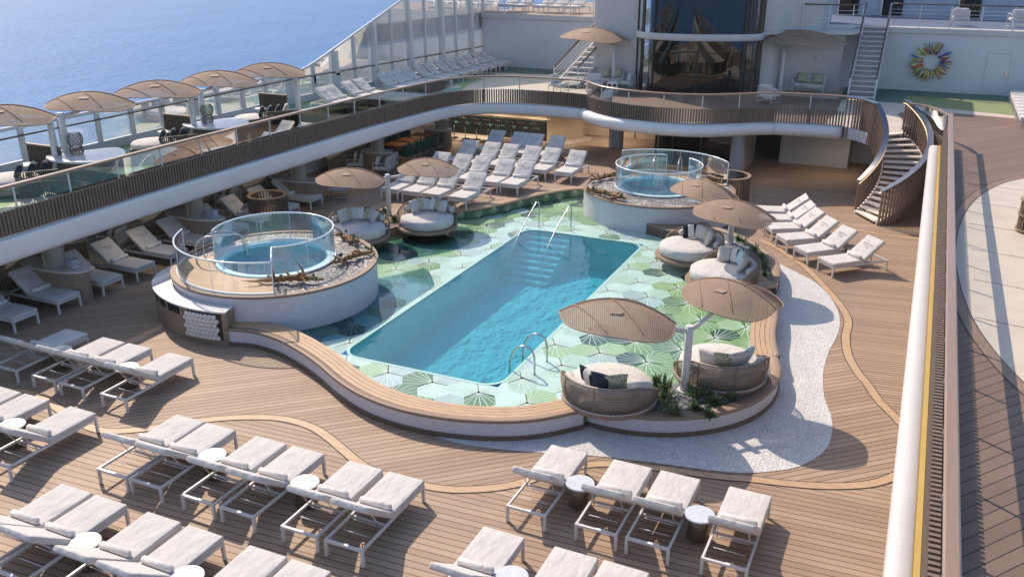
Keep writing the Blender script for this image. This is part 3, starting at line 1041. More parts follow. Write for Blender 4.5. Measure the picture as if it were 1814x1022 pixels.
for y_ in (16.45, 18.7, 20.9, 23.1, 25.4, 27.6):
    mb.box((4.9, y_ + .6, U + .0115), (7.0, .014, .003), rz=rad(-12))
keep = struct('patio_joints', mb, 'seam')

# ---- balustrades round the opening: bullnose fascia, slat screen, glass, handrail
def balustrade(label, path, round_=True, slats=True, slat_pitch=0.105, name='balustrade'):
    t = thing(name, label, 'balustrade')
    p = resample([q[:2] for q in path], 0.25)
    fas = [(-.05, U + 0.053), (.10, U + 0.053), (.24, U + 0.021), (.33, U - 0.064), (.37, U - 0.212), (.355, U - 0.382), (.29, U - 0.509), (.17, U - 0.594), (.0, U - 0.616), (-.35, U - 0.605), (-.35, U - 0.456)]
    if not round_:
        fas = [(-.05, U + 0), (.14, U + 0), (.22, U - 0.005), (.255, U - 0.032), (.27, U - 0.085), (.265, U - 0.446), (.25, U - 0.531), (.20, U - 0.589), (.1, U - 0.605), (-.35, U - 0.605), (-.35, U - 0.456)]
    fo = MB().sweep(p, fas, smooth=True).build('fascia', 'fascia' if 'white tube' not in label else 'paint', t)
    for v in fo.data.vertices:
        f = .24 if round_ else .24 * max(0, min(1, (v.co.y - 27) / 8))
        v.co.z = U + (v.co.z - U) * (1 - f)
    if slats:
        mb = MB()
        pts = resample(p, slat_pitch)
        for i in range(len(pts) - 1):
            a, b_ = pts[i], pts[i + 1]
            ang = math.atan2(b_[1] - a[1], b_[0] - a[0])
            mx, my = (a[0] + b_[0]) / 2 + math.sin(ang) * (.03 if round_ else .06), (a[1] + b_[1]) / 2 - math.cos(ang) * (.03 if round_ else .06)
            mb.box((mx, my, U + 0.318), (.058, .12, .58), rz=ang)
        mb.build('slat_screen', 'slat', t)
    g = offset(p, -.05)
    MB().sweep(g, [(0, U + 0.042), (0, U + 1.125)], smooth=True, caps=False).build('glass', 'glass', t)
    rr_ = [(-.08, 1.12), (-.08, 1.165), (-.06, 1.18), (.06, 1.18), (.08, 1.165), (.08, 1.12), (-.08, 1.12)]
    MB().sweep(g, [(a, U + b_) for a, b_ in rr_], smooth=False).build('handrail', 'rail', t)
    for q in resample(g, 1.6)[1:-1]:
        MB().box((q[0], q[1], U + 0.584), (.035, .035, 1.09)).build('post', 'white', t)
    return t
balustrade('long port balustrade with brown slats, glass and teak rail above the pool deck', left_edge, False)
balustrade('curved balustrade bulging in front of the dark glass tower', mid_edge)
balustrade('short straight balustrade between the tower front and the spiral stair', right_bit)
def starboard():
    t = balustrade('straight starboard balustrade with white tube fascia and yellow strip, right of the pool', starb_edge)
    for ch in list(t.children):
        if ch.name.startswith('fascia'):
            bpy.data.objects.remove(ch)
    p = resample(starb_edge, .5)
    fas = [(-.05, U - 0.106), (.10, U - 0.106), (.165, U + 0.021), (.20, U + 0.048), (.36, U + 0.042), (.43, U + 0), (.455, U - 0.085), (.45, U - 0.318), (.43, U - 0.446), (.33, U - 0.509), (.2, U - 0.584), (.0, U - 0.605), (-.3, U - 0.605), (-.3, U - 0.456)]
    MB().sweep(p, fas, smooth=True).build('fascia', 'paint', t)
    MB().sweep(p, [(.095, U - 0.096), (.165, U - 0.096), (.165, U + 0.055), (.095, U + 0.055)], smooth=False).build('yellow_strip', 'gold', t)
starboard()
def curved_glass():
    t = thing('stairhead_balustrade', 'curved glass balustrade with teak rail around the head of the spiral stair', 'balustrade')
    path = [(-.52, 36.2), (-.25, 36.12), (.03, 35.95), (.28, 35.65), (.48, 35.2), (.66, 34.75), (.79, 34.3), (.83, 34.0)]
    p = resample(catmull(path, 3), .2)
    MB().sweep(p, [(0, U + .02), (0, U + 1.06)], caps=False).build('glass', 'glass', t)
    MB().sweep(p, [(-.07, U + 1.06), (-.07, U + 1.11), (.07, U + 1.11), (.07, U + 1.06), (-.07, U + 1.06)], smooth=False).build('handrail', 'rail', t)
    mb = MB()
    for q, r_ in zip(resample(p, .11), resample(p, .11)[1:]):
        ang = math.atan2(r_[1] - q[1], r_[0] - q[0])
        mb.box((q[0] + math.sin(ang) * .05, q[1] - math.cos(ang) * .05, U - .15), (.035, .1, .8), rz=ang)
    mb.build('slat_screen', 'slat_warm', t)
curved_glass()

# ---- spiral stair
t0 = NT('warm_led')
t0.b.inputs['Emission Color'].default_value = (1, .66, .36, 1)
t0.b.inputs['Emission Strength'].default_value = 1.0
M['led'] = t0.base((.9, .7, .5))
def spiral():
    t = thing('spiral_staircase', 'curved wooden staircase with slatted brown walls and pale treads', 'staircase')
    n = 16
    rise = U / n
    da = (SA1 - SA0) / n
    for i in range(n):
        a = SA0 + da * i
        z = rise * (i + 1)
        pts = arc(SC, SRO - .05, a - .01, a + da * 1.25, 4) + arc(SC, SRI + .05, a + da * 1.25, a - .01, 3)
        MB().prism(pts, z - .055, z, 0).build('tread', 'tread', t)
    for r_, nm in ((SRI, 'inner'), (SRO, 'outer')):
        sgn = -1 if nm == 'inner' else 1
        path = [(SC[0] + r_ * math.cos(SA0 + (SA1 - SA0) * q), SC[1] + r_ * math.sin(SA0 + (SA1 - SA0) * q), U * q) for q in [k / 40 for k in range(41)]]
        zt = lambda z: min(z + 1.18, U + 1.12)
        # string board
        MB().sweep(path, [(-.03, -.22), (.03, -.22), (.03, .10), (-.03, .10), (-.03, -.22)], smooth=False).build('string_board', 'tread', t)
        extra = []
        if nm == 'inner':
            extra = [(-1.72, 35.75, U), (-1.98, 36.15, U), (-2.3, 36.42, U), (-2.72, 36.5, U)]
        full = path + extra
        mb = MB()
        rs = resample(full, .135)
        for a, b_ in zip(rs[:-1], rs[1:]):
            ang = math.atan2(b_[1] - a[1], b_[0] - a[0])
            o_ = .055 * sgn
            mx, my = (a[0] + b_[0]) / 2 + math.sin(ang) * o_, (a[1] + b_[1]) / 2 - math.cos(ang) * o_
            zb = max(0.0, a[2] - .38)
            mb.box((mx, my, (zb + zt(a[2])) / 2), (.05, .07, zt(a[2]) - zb), rz=ang)
        mb.build('slat_wall', 'slat_warm', t)
        top = [(q[0], q[1], zt(q[2])) for q in full]
        MB().sweep(offset(top, -.05 * sgn), [(-.012, -.075), (.012, -.075), (.012, -.055), (-.012, -.055), (-.012, -.075)], smooth=False).build('led_strip', 'led', t)
        MB().sweep(offset(top, .03 * sgn), [(-.10, 0), (-.10, .04), (.10, .04), (.10, 0), (-.10, 0)], smooth=False).build('handrail', 'blue_rail', t)
M['tread'] = plain('pale_stair_tread', (0.84, 0.74, 0.66), .5, var=.06)
spiral()
MB().prism([(-2.72, 36.5), (-2.2, 36.2), (-1.57, 35.41), (-.67, 36.5), (-.5, 36.7), (-1.0, 38.6), (-3.4, 38.4), (-3.4, 36.6)], U + .007, U + .007, bottom=False).build('stairhead_landing', 'sand')['kind'] = 'structure'
# ------------------------------------------------------------------ bulkheads, tower, screens
def one(name, label, cat, mb, mats, group=None):
    return tag(mb.build(name, mats), label, cat, group)
YB = 47.44
# port forward bulkhead and the deck above it
mb = MB().box((-18.36, YB + .15, U + 1.33), (10.2, .3, 2.66))
one('bulkhead', 'pale blank bulkhead behind the port loungers, left of the white stair', 'wall', mb, 'bulk')
mb = MB().box((2.33, YB + .15, U + 1.33), (12.95, .3, 2.66))
one('bulkhead', 'grey bulkhead carrying the colourful starburst and a door', 'wall', mb, 'bulk')
mb = MB()
mb.prism([(-23.561, YB - .12), (-13.372, YB - .12), (-13.372, 59.433), (-23.561, 59.433)], U + 2.655, U + 2.89, 0)
mb.prism([(-3.29, YB - .12), (-3.29, YB + .5), (-2.123, YB + .5), (-2.123, YB - .12), (9.552, YB - .12), (9.552, 59.433), (-5.943, 59.433), (-5.943, 45.848), (-3.715, 45.848)], U + 2.655, U + 2.89, 0)
struct('sun_deck', mb, 'paint')
sheet('sun_deck_planking', [(-23.561, YB), (-13.479, YB), (-13.479, 59.327), (-23.561, 59.327)], U + 2.894, 'plank_c')
sheet('sun_deck_coating', [(-3.184, YB + .6), (9.552, YB + .6), (9.552, 59.327), (-5.943, 59.327), (-5.943, 47.758)], U + 2.894, plain('blue_deck_coating', (.10, .13, .20), .6))
DZ = U + 2.894
# upper houses behind the sun deck
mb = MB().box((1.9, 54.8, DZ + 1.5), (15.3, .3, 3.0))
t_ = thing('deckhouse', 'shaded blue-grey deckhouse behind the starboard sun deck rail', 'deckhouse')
mb.build('wall', plain('shaded_blue_paint', (.36, .41, .52), .5), t_)  # blue cast of the shade is put into this wall colour
for x_ in (-4.56, -2.33, 1.43, 4.67):
    MB().box((x_, 54.58, DZ + 1.2), (1.0, .06, 2.3)).build('window', 'darkglass', t_)
    MB().box((x_ - .56, 54.56, DZ + 1.2), (.09, .1, 2.4)).build('frame', 'white', t_)

def door(x, y, z):
    t = thing('bulkhead_door', 'grey door with white frame and lever handle right of the starburst', 'door', (x, y, z))
    f = MB()
    for s_ in (-1, 1):
        f.box((s_ * .50, -.02, .96), (.07, .06, 1.93))
    f.box((0, -.02, 1.93), (1.07, .062, .07))
    f.build('frame', 'white', t)
    d = MB().box((0, -.012, .95), (.92, .03, 1.85)).build('leaf', 'bulk', t)
    h = MB()
    h.box((.34, -.05, .98), (.07, .03, .18))
    h.tube([(.34, -.06, 1.0), (.34, -.10, 1.0), (.20, -.10, 1.0)], .012)
    h.build('handle', 'steel', d)
door(2.87, YB, U)

def starburst():
    t = thing('starburst_sculpture', 'round starburst of many coloured glass rods hung on the grey bulkhead', 'wall art', (.0, YB - .03, U + 1.38))
    cols = {'blue': (.05, .16, .5), 'red': (.5, .08, .10), 'yellow': (.6, .55, .15), 'green': (.33, .45, .12), 'orange': (.6, .32, .12), 'violet': (.25, .10, .3), 'lemon': (.6, .6, .3)}
    rr_ = random.Random(11)
    names = list(cols)
    for nm in names:
        mm = plain(nm + '_glass_rod', cols[nm], .2, var=.1)
        for k in range(14):
            mb = MB()
            a = rr_.random() * 2 * PI
            r0, r1 = .34 + rr_.random() * .14, .72 + rr_.random() * .24
            y0, y1 = -.02 - rr_.random() * .1, -.05 - rr_.random() * .22
            a2 = a + rr_.uniform(-.08, .08)
            mb.tube([(r0 * math.cos(a), y0, r0 * math.sin(a)), (r1 * math.cos(a2), y1, r1 * math.sin(a2))], [.05, .026], 5)
            mb.build('glass_rod', mm, t)
starburst()

# tower of smoked glass with white sides
def tower():
    t = thing('tower', 'dark smoked glass tower with white side walls and pale floor bands', 'tower')
    plan = catmull([(-12.895, 42.664), (-12.576, 42.187), (-11.993, 41.815), (-11.144, 41.656), (-10.188, 41.709), (-9.127, 42.027), (-8.278, 42.452), (-7.641, 42.93), (-7.323, 43.46), (-7.27, 44.044)], 5)
    for z0, z1 in ((U, U + 2.42), (U + 2.706, U + 5.519)):
        MB().sweep(plan, [(0, z0), (0, z1)], smooth=True, caps=False).build('glazing', 'towerglass', t)
        for k in (0, 6, 11, 22, 33, 39, 45):
            if k < len(plan) - 1:
                a, b_ = plan[k], plan[k + 1]
                MB().box((a[0] + .01, a[1] - .02, (z0 + z1) / 2), (.16 if k in (6, 33) else .07, .07, z1 - z0), rz=math.atan2(b_[1] - a[1], b_[0] - a[0])).build('mullion', 'black', t)
        fs = MB()
        arcp = plan[34:44]
        for q in resample(arcp, .085):
            fs.box((q[0] + .05, q[1] - .05, (z0 + z1) / 2), (0.021, 0.032, z1 - z0))
        fs.build('screen_slats', 'bronze_dark', t)
    MB().sweep(plan, [(-.1, U + 2.42), (.08, U + 2.42), (.12, U + 2.505), (.12, U + 2.653), (.08, U + 2.717), (-.1, U + 2.717)], smooth=False).build('floor_band', 'paint', t)
    wl = MB()
    wl.prism([(-15.23, 43.036), (-12.927, 42.823), (-12.842, 49.35), (-15.23, 49.35)], U, U + 7.429)
    wl.build('side_wall', 'paint', t)
    wr_ = MB()
    wr_.prism([(-7.302, 43.938), (-6.739, 44.203), (-6.262, 45.158), (-3.821, 45.742), (-3.821, 49.35), (-7.323, 49.35)], U, U + 2.653)
    wr_.prism([(-7.302, 43.938), (-6.739, 44.203), (-6.262, 45.158), (-4.882, 45.424), (-4.882, 49.35), (-7.323, 49.35)], U + 2.653, U + 7.429)
    wr_.build('side_wall', 'paint', t)
    MB().prism([(-7.323, 43.513), (-6.049, 44.468), (-5.2, 44.527), (-3.502, 45.211), (-3.078, 45.954), (-3.396, 47.334), (-7.323, 47.334)], U + 2.653, U + 2.781).build('balcony_slab', 'paint', t)
    MB().box((-10.1, 47.6, U + 2.9), (5.6, .2, 5.6)).build('back_wall', 'bronze_dark', t)
    for z_ in (U + .012, U + 2.58):
        MB().prism([(q[0] * .998 - .02, q[1] + .12) for q in plan] + [(-7.4, 47.5), (-12.8, 47.5)], z_, z_ + .05).build('floor', 'bronze', t)
    MB().prism([(q[0] * .998 - .02, q[1] + .12) for q in plan] + [(-7.4, 47.5), (-12.8, 47.5)], U + 5.5, U + 5.7).build('ceiling', 'interior', t)
    rl_ = random.Random(8)
    for z_ in (U + .06, U + 2.63):
        for k in range(7):
            x_, y_ = -12.2 + k * .72, 43.0 + rl_.uniform(0, 1.6)
            MB().box((x_, y_, z_ + .36), (.5, .5, .72)).build('table', 'orangewood' if k % 2 else 'cushion', t)

    for x_, y_, z_ in ((-14.221, 42.951, U + 1.857), (-4.882, 45.487, U + 1.539)):
        MB().lathe([(0, 0), (0.117, 0), (0.117, 0.064), (0.074, 0.106), (0, 0.106)], n=16, T=Matrix.Translation((x_, y_ + (0 if x_ < -10 else .0), z_)) @ Matrix.Rotation(PI / 2, 4, 'X')).build('wall_lamp', 'white', t)
tower()

# port wind screen: glass panels between white fins, rising to full height forward
def windscreen():
    t = thing('wind_screen', 'tall port wind screen of glass between white fins, sweeping up forward', 'wind screen')
    def X(y):
        return -25.26 if y < 31.8 else -25.26 + (y - 31.8) / 15.6 * 1.645
    def top(y):
        if y < 32.7: return U + 1.295
        if y < 40.3: return U + 1.295 + (y - 32.7) * .32 + max(0, y - 34) * .04
        return U + 3.93 + (y - 40.3) * .42
    ys = [-6 + 1.454 * k for k in range(27)]
    ys = [y for y in ys if y < 32.0] + [32.05 + 1.417 * k for k in range(12)]
    ys = [y for y in ys if y <= 49.1]
    cv = [(X(y), y) for y in np.arange(-6, 50, .5)]
    MB().sweep(cv, [(-.12, U), (-.12, U + .28), (.10, U + .30), (.10, U)], smooth=False).build('curb', 'bulk', t)
    mb = MB()
    for y0, y1 in zip(np.arange(-6, 49.3, .5), np.arange(-5.5, 49.8, .5)):
        mb.add([(X(y0), y0, U + .3), (X(y1), y1, U + .3), (X(y1), y1, top(y1)), (X(y0), y0, top(y0))], [(0, 1, 2, 3)])
    mb.build('glass', 'screenglass', t)
    MB().tube([(X(y), y, top(y) + .02) for y in np.arange(-6, 49.5, .7)], .055, 8).build('top_rail', 'white', t)
    for i, y in enumerate(ys):
        if top(y) < U + 1.48:
            mb = MB().box((X(y) + .04, y, U + .80), (.10, .16, 1.0))
        else:
            big = (i - len([q for q in ys if q < 32.04])) % 2 == 0
            w_ = .34 if big else .17
            mb = MB()
            h = top(y) - .02
            z0 = U + .02
            zz = [z0, z0 + 1.0, z0 + (h - z0) * .45, z0 + (h - z0) * .62, h]
            ww = [w_ * 1.0, w_ * .85, w_ * .8, w_ * .62, w_ * .5]
            vs = []
            for z_, q in zip(zz, ww):
                for (ax, ay) in ((-.05, -.5), (.22 if big else .1, -.5), (.22 if big else .1, .5), (-.05, .5)):
                    vs.append((X(y) + ax * (1 if z_ < 6 else .7), y + ay * q, z_))
            fs = [(0, 1, 2, 3), (16, 17, 18, 19)]
            for k in range(4):
                for j in range(4):
                    fs.append((k * 4 + j, k * 4 + (j + 1) % 4, k * 4 + 4 + (j + 1) % 4, k * 4 + 4 + j))
            mb.add(vs, fs)
        mb.build('fin', 'white', t)
    mb = MB()
    mb.sweep([(X(y) + .14, y) for y in np.arange(-6, 49, .6)], [(-.02, U + 1.04), (.03, U + 1.04), (.03, U + 1.09), (-.02, U + 1.09), (-.02, U + 1.04)], smooth=False)
    mb.build('handrail', 'rail_dark', t)
    mb = MB()
    yy = [36.3 + .5 * k for k in range(26)]
    for y0, y1 in zip(yy[:-1], yy[1:]):
        for xo in (-.07,):
            h0, h1 = min(top(y0) - .06, 5.41), min(top(y1) - .06, 5.41)
            mb.add([(X(y0) + xo, y0, 4.52), (X(y1) + xo, y1, 4.52), (X(y1) + xo, y1, h1), (X(y0) + xo, y0, h0),
                    (X(y0) + xo - .12, y0, 4.52), (X(y1) + xo - .12, y1, 4.52), (X(y1) + xo - .12, y1, h1), (X(y0) + xo - .12, y0, h0)],
                   [(0, 1, 2, 3), (4, 5, 6, 7), (0, 1, 5, 4), (3, 2, 6, 7)])
    mb.build('opaque_band', plain('rosy_white_band', (.62, .58, .60), .5, var=.03), t)
windscreen()

# rails on the sun deck
def deck_rail(label, path, z, top_m='rail_dark', h=1.05, n=5, step=1.3):
    t = thing('deck_rail', label, 'railing')
    p = resample(path, .5)
    MB().tube([(q[0], q[1], z + h) for q in p], .032, 6).build('top_rail', top_m, t)
    mb = MB()
    for k in range(n):
        mb.tube([(q[0], q[1], z + .12 + k * (h - .2) / n) for q in p], .011, 4)
    mb.build('bars', 'white', t)
    for q in resample(path, step):
        MB().box((q[0], q[1], z + h / 2), (.045, .045, h)).build('post', 'white', t)
deck_rail('white open railing along the port sun deck, above the blank bulkhead', [(-23.455, YB), (-16.875, YB)], DZ, 'white')
deck_rail('sun deck railing with dark handrail above the starburst', [(-2.07, YB - .05), (9.552, YB - .05)], DZ)
deck_rail('short sun deck railing beside the tower, above the dark canopy', [(-5.731, 45.158), (-3.715, 45.371), (-3.237, 46.273), (-3.237, YB + .4)], DZ)
deck_rail('small white railing on the landing above the port stair', [(-15.495, 47.758), (-13.691, 47.758)], DZ + .3)

def straight_stair(label, x0, x1, y0, y1, z0, z1, n, rail_m, shear=0.0, risers=False, strm='white'):
    t = thing('stair', label, 'stairs')
    if risers:
        rm = MB()
        for i in range(n):
            rm.box(((x0 + x1) / 2 + shear * i / n, y0 + (y1 - y0) * (i + .95) / n, z0 + (z1 - z0) * (i + .45) / n), (x1 - x0 - .06, .02, (z1 - z0) / n * 1.02))
        rm.build('risers', 'bulk', t)
    for i in range(n):
        f = (i + 1) / n
        y = y0 + (y1 - y0) * (i + .5) / n
        xs = shear * f
        MB().box(((x0 + x1) / 2 + xs, y, z0 + (z1 - z0) * f - .02), (x1 - x0, (y1 - y0) / n * 1.15, .04)).build('tread', strm, t)
    for x, nm in ((x0, -1), (x1, 1)):
        pts = [(x, y0, z0), (x + shear, y1, z1)]
        L = []
        for (px, py, pz) in pts:
            L += [(px - .03, py, pz - .14), (px + .03, py, pz - .14), (px + .03, py, pz + .12), (px - .03, py, pz + .12)]
        MB().add(L, [(0, 1, 2, 3), (4, 5, 6, 7), (0, 1, 5, 4), (1, 2, 6, 5), (2, 3, 7, 6), (3, 0, 4, 7)]).build('stringer', 'white', t)
        MB().tube([(x, y0, z0 + .98), (x + shear, y1, z1 + .98), (x + shear, y1 + .5, z1 + 1.0)], .045, 6).build('handrail', rail_m, t)
        mb = MB()
        for k in range(4):
            mb.tube([(x, y0, z0 + .25 + k * .18), (x + shear, y1, z1 + .25 + k * .18)], .010, 4)
        for k in range(5):
            f = k / 4
            mb.box((x + shear * f, y0 + (y1 - y0) * f, z0 + (z1 - z0) * f + .5), (.035, .035, .98))
        mb.build('rail_bars', 'white', t)
straight_stair('white open stair with teak handrails up to the port sun deck', -16.66, -15.44, 41.4, 47.33, U, U + 2.89, 14, 'rail', shear=1.22)
straight_stair('steep shaded stair with dark handrails left of the starburst', -3.18, -2.07, 43.2, 47.44, U, U + 2.89, 15, 'rail_dark', shear=-.02, risers=True)

# ------------------------------------------------------------------ below: bar, forward walls, pillars
CZ = U - .42
def bar():
    t = thing('bar', 'long bar with dark slatted front and beige canopy under the balcony', 'bar')
    mb = MB()
    mb.box((-19.05, 40.35, .52), (5.3, .5, 1.04))
    mb.build('counter_body', 'cream', t)
    mb = MB()
    mb.box((-19.05, 40.09, .49), (5.25, .03, .92))
    mb.build('front_panel', plain('black_tile_front', (.018, .025, .025), .3, var=.4, scale=12), t)
    mb = MB()
    for k in range(70):
        mb.box((-21.6 + k * .074, 40.065, .49), (.018, .02, .9))
    mb.build('front_slats', 'black', t)
    MB().box((-19.05, 40.33, 1.075), (5.5, .62, .07)).build('countertop', 'cream', t)
    MB().prism([(-16.42, 40.0), (-15.3, 41.9), (-15.3, 43.2), (-16.42, 43.2)], 0, CZ).build('end_wall', 'cream', t)
    MB().box((-19.0, 43.3, CZ / 2), (5.4, .2, CZ)).build('back_wall', 'bronze_dark', t)
    MB().box((-19.0, 42.4, CZ - .12), (5.4, 1.8, .16)).build('lit_soffit', 'cream', t)
    mb = MB()
    for k in range(16):
        mb.tube([(-21.3 + k * .3, 43.0, 1.2), (-21.3 + k * .3, 43.0, 1.5)], .035, 6)
    mb.build('bottles', plain('bar_bottles', (.2, .12, .05), .2, var=.4, scale=4), t)
bar()
def stool():
    t = thing('bar_stool', '', 'bar stool', (0, 0, 0), 0, 'bar stools along the bar')
    MB().lathe([(0, 0), (.2, 0), (.2, .015), (.03, .03)], n=16).build('foot', 'steel', t)
    MB().tube([(0, 0, .02), (0, 0, .72)], .022, 8).build('stem', 'steel', t)
    MB().rbox((0, 0, .76), (.40, .40, .09), .04, 2).build('seat', 'leather', t)
    mb = MB()
    for k in range(4):
        mb.rbox((-.15 + k * .1, -.19, .93), (.075, .05, .30), .02, 1)
    mb.build('backrest', 'bronze_dark', t)
    return Proto(t)
st_ = stool()
for k in range(8):
    st_.put((-20.94 + .62 * k, 38.95, .012), rad(random.uniform(-8, 8)), '%s dark bar stool from the left at the slatted bar' % ORD[k], 'bar stools along the bar')
sheet('bar_stone_floor', [(-22, 38.5), (-16.0, 38.35), (-15.2, 39.8), (-14.6, 41.0), (-14.7, 41.8), (-15.2, 42.1), (-16.4, 41.8), (-16.4, 40), (-22, 40.1)], .012, 'stone')
def fwd_walls():
    mb = MB().box((-12.6, 42.6, CZ / 2), (5.4, .2, CZ))
    t = thing('forward_panelling', 'cream wall panels right of the bar, under the balcony', 'wall')
    mb.build('panel', 'cream', t)
    for x_ in (-14.0, -12.75, -11.4):
        MB().box((x_, 42.48, CZ / 2), (.05, .05, CZ)).build('joint_post', 'bronze', t)
    t = thing('restaurant_front', 'dark glazed restaurant front under the balcony, behind the far spa tub', 'glazed front')
    pl = [(-10.9, 42.5), (-10.6, 38.6), (-9.0, 37.6), (-7.0, 37.4)]
    MB().sweep(resample(catmull(pl, 6), .3), [(0, 0), (0, CZ)], smooth=True, caps=False).build('glazing', 'darkglass', t)
    for q in resample(catmull(pl, 6), 1.25):
        MB().box((q[0], q[1] - .03, CZ / 2), (.08, .08, CZ)).build('mullion', 'black', t)
    mb = MB()
    mb.prism([(-7.0, 37.5), (-6.6, 37.5), (-6.5, 39.8), (-7.0, 39.8)], 0, CZ)
    one('entrance_wall', 'narrow white wall at the right end of the glazed restaurant front', 'wall', mb, 'paint')
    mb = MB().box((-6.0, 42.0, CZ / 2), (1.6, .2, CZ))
    one('doorway', 'black shaded doorway between two white walls under the balcony', 'doorway', mb, 'black')  # solid black panel painted as the shade inside the opening
    mb = MB().prism([(-5.45, 40.2), (-2.6, 40.2), (-2.55, 41.3), (-5.45, 41.3)], 0, CZ)
    one('service_block', 'big pale box-shaped wall left of the spiral stair, under the balcony', 'wall', mb, 'paint')
    mb = MB().box((-.6, 41.6, CZ / 2), (4.2, .2, CZ))
    one('rear_wall', 'pale rear wall seen through the spiral stair', 'wall', mb, 'paint')
    mb = MB().box((1.45, 18, CZ / 2), (.2, 58, CZ))
    one('starboard_wall', 'white side wall under the starboard balustrade', 'wall', mb, 'paint')
fwd_walls()
for (x_, y_, r_, m_, lb) in ((-12.45, 38.6, .33, 'bluemosaic', 'blue-grey mosaic column left of the far spa tub'), (-6.62, 36.5, .28, 'bluemosaic', 'blue-grey mosaic column right of the far spa tub')):
    t = thing('column', lb, 'column', (x_, y_, 0))
    MB().lathe([(r_, 0), (r_, CZ)], n=32, smooth=True).build('shaft', m_, t)

# port pillars with counters, slatted screens and cabanas: one bay every 5.25 m
WORDS = ['nearest', 'second nearest', 'middle', 'second farthest', 'farthest']
def counter(k, yk, small=False):
    t = thing('pillar_counter', '%s bronze counter with pale stone top wrapped around a mosaic pillar' % WORDS[k], 'counter', (0, yk, 0), 0, 'counters along the port side')
    if not small:
        shp = catmull([(-21.75, -.28), (-21.0, -.46), (-20.2, -.42), (-19.72, -.24), (-19.55, .05), (-19.8, .24), (-20.6, .36), (-21.3, .42), (-21.75, .2)], 5, True)
    else:
        shp = catmull([(-21.15, -.3), (-20.6, -.42), (-20.05, -.32), (-19.85, 0), (-20.05, .3), (-20.6, .42), (-21.15, .3), (-21.3, 0)], 5, True)
    MB().prism([(-20.65 + (p[0] + 20.65) * .95, p[1] * .92) for p in shp], 0, .86).build('body', 'bronze', t)
    MB().prism(shp, .86, .90).build('top', 'tabletop', t)
    p = thing('pillar', '%s taupe mosaic pillar rising from a counter to the balcony' % WORDS[k], 'pillar', (-20.75 + .07 * k, yk, .9), 0, 'pillars along the port side')
    MB().lathe([(.30, 0), (.30, .04), (.27, .06), (.30, CZ - .9)], n=28, smooth=True).build('shaft', 'greymosaic', p)
def screen(k, yk):
    t = thing('slatted_screen', '%s curved slatted screen with sloping top beside a port pillar' % WORDS[k], 'screen', (0, yk, 0), 0, 'slatted screens along the port side')
    prof = [(-1.35, .62), (-1.0, .66), (-.6, .74), (-.3, .86), (-.05, 1.05), (.12, 1.35), (.5, 1.25), (.9, 1.0), (1.3, .84), (1.8, .70), (2.4, .62)]
    def zt(v):
        for (a, ha), (b_, hb) in zip(prof[:-1], prof[1:]):
            if a <= v <= b_:
                return ha + (hb - ha) * (v - a) / (b_ - a)
        return .62
    def X(v):
        return -22.05 + .25 * math.cos(v * 1.3) - (.1 if v > 1 else 0)
    mb, mb2 = MB(), MB()
    v = -1.35
    while v < 2.4:
        h = zt(v)
        mb.box((X(v), v, h / 2), (.05, .035, h))
        v += .075
    mb.build('slats', 'bronze', t)
    pts = [(X(a), a) for a in np.arange(-1.35, 2.41, .15)]
    MB().sweep([(p[0] - .03, p[1]) for p in pts], [(0, .02), (0, .55)], caps=False, smooth=True).build('backing', 'bronze_dark', t)
    MB().sweep([(p[0], p[1], zt(p[1])) for p in pts], [(-.05, 0), (-.05, .035), (.05, .035), (.05, 0), (-.05, 0)], smooth=False).build('cap_rail', 'cap', t)
for k in range(5):
    yk = 15.66 + 5.25 * k
    counter(k, yk, k >= 3)
    if k < 4:
        screen(k, yk)
mb = MB().box((-21.9, 11.6, .75), (.06, 5.0, 1.5))
t = thing('slatted_screen', 'dark slatted screen at the left edge, behind the last loungers', 'screen', (0, 0, 0))
mb = MB()
for k in range(70):
    mb.box((-22.0, 8.9 + k * .078, .5 + .35 * (k / 70)), (.05, .035, 1.0 + .7 * k / 70))
mb.build('slats', 'bronze', t)
# hull windows of the lower deck
def hull():
    t = thing('hull_windows', 'white framed windows along the port side of the lower deck', 'window wall')
    MB().box((-24.95, 20, .15), (.2, 52, .3)).build('sill', 'paint', t)
    MB().box((-24.95, 20, CZ - .1), (.2, 52, .25)).build('head', 'paint', t)
    for k in range(30):
        MB().box((-24.92, -4 + 1.75 * k, CZ / 2), (.14, .12, CZ)).build('mullion', 'white', t)
    MB().box((-24.98, 20, CZ / 2), (.02, 52, CZ - .3)).build('glass', 'glass', t)
hull()
# slatted inner screens along the cabanas
t = thing('slat_fence', 'row of thin vertical slats between the cabanas and the hull windows', 'screen')
for k in range(4):
    mb = MB()
    yk = 15.66 + 5.25 * k
    for j in range(26):
        mb.box((-24.3, yk - 1.0 + j * .075, .8), (.03, .03, 1.6))
    mb.build('slats', 'bronze_dark', t)

# recessed downlights in the deckhead over the bar, the restaurant front and the port row
def downlight(x, y, e, k, where):
    t = thing('downlight', 'round recessed downlight in the deckhead %s' % where, 'ceiling lamp', (x, y, CZ - .03), 0, 'recessed downlights under the balcony')
    MB().lathe([(.09, .0), (.12, .0), (.12, .02), (.09, .02), (.09, 0)], n=20).build('ring', 'white', t)
    MB().lathe([(0, .012), (.088, .012)], n=20).build('lens', 'lamp', t)
    l = bpy.data.lights.new('downlight', 'SPOT')
    l.energy = e
    l.color = (1, .86, .70)
    l.spot_size = rad(150)
    l.spot_blend = .8
    l.shadow_soft_size = .12
    o = bpy.data.objects.new('lamp_light', l)
    COL.objects.link(o)
    o.parent = t
    o.location = (0, 0, -.03)
t0 = NT('warm_lamp_lens')
t0.b.inputs['Emission Color'].default_value = (1, .75, .5, 1)
t0.b.inputs['Emission Strength'].default_value = 4
M['lamp'] = t0.base((.9, .8, .7))

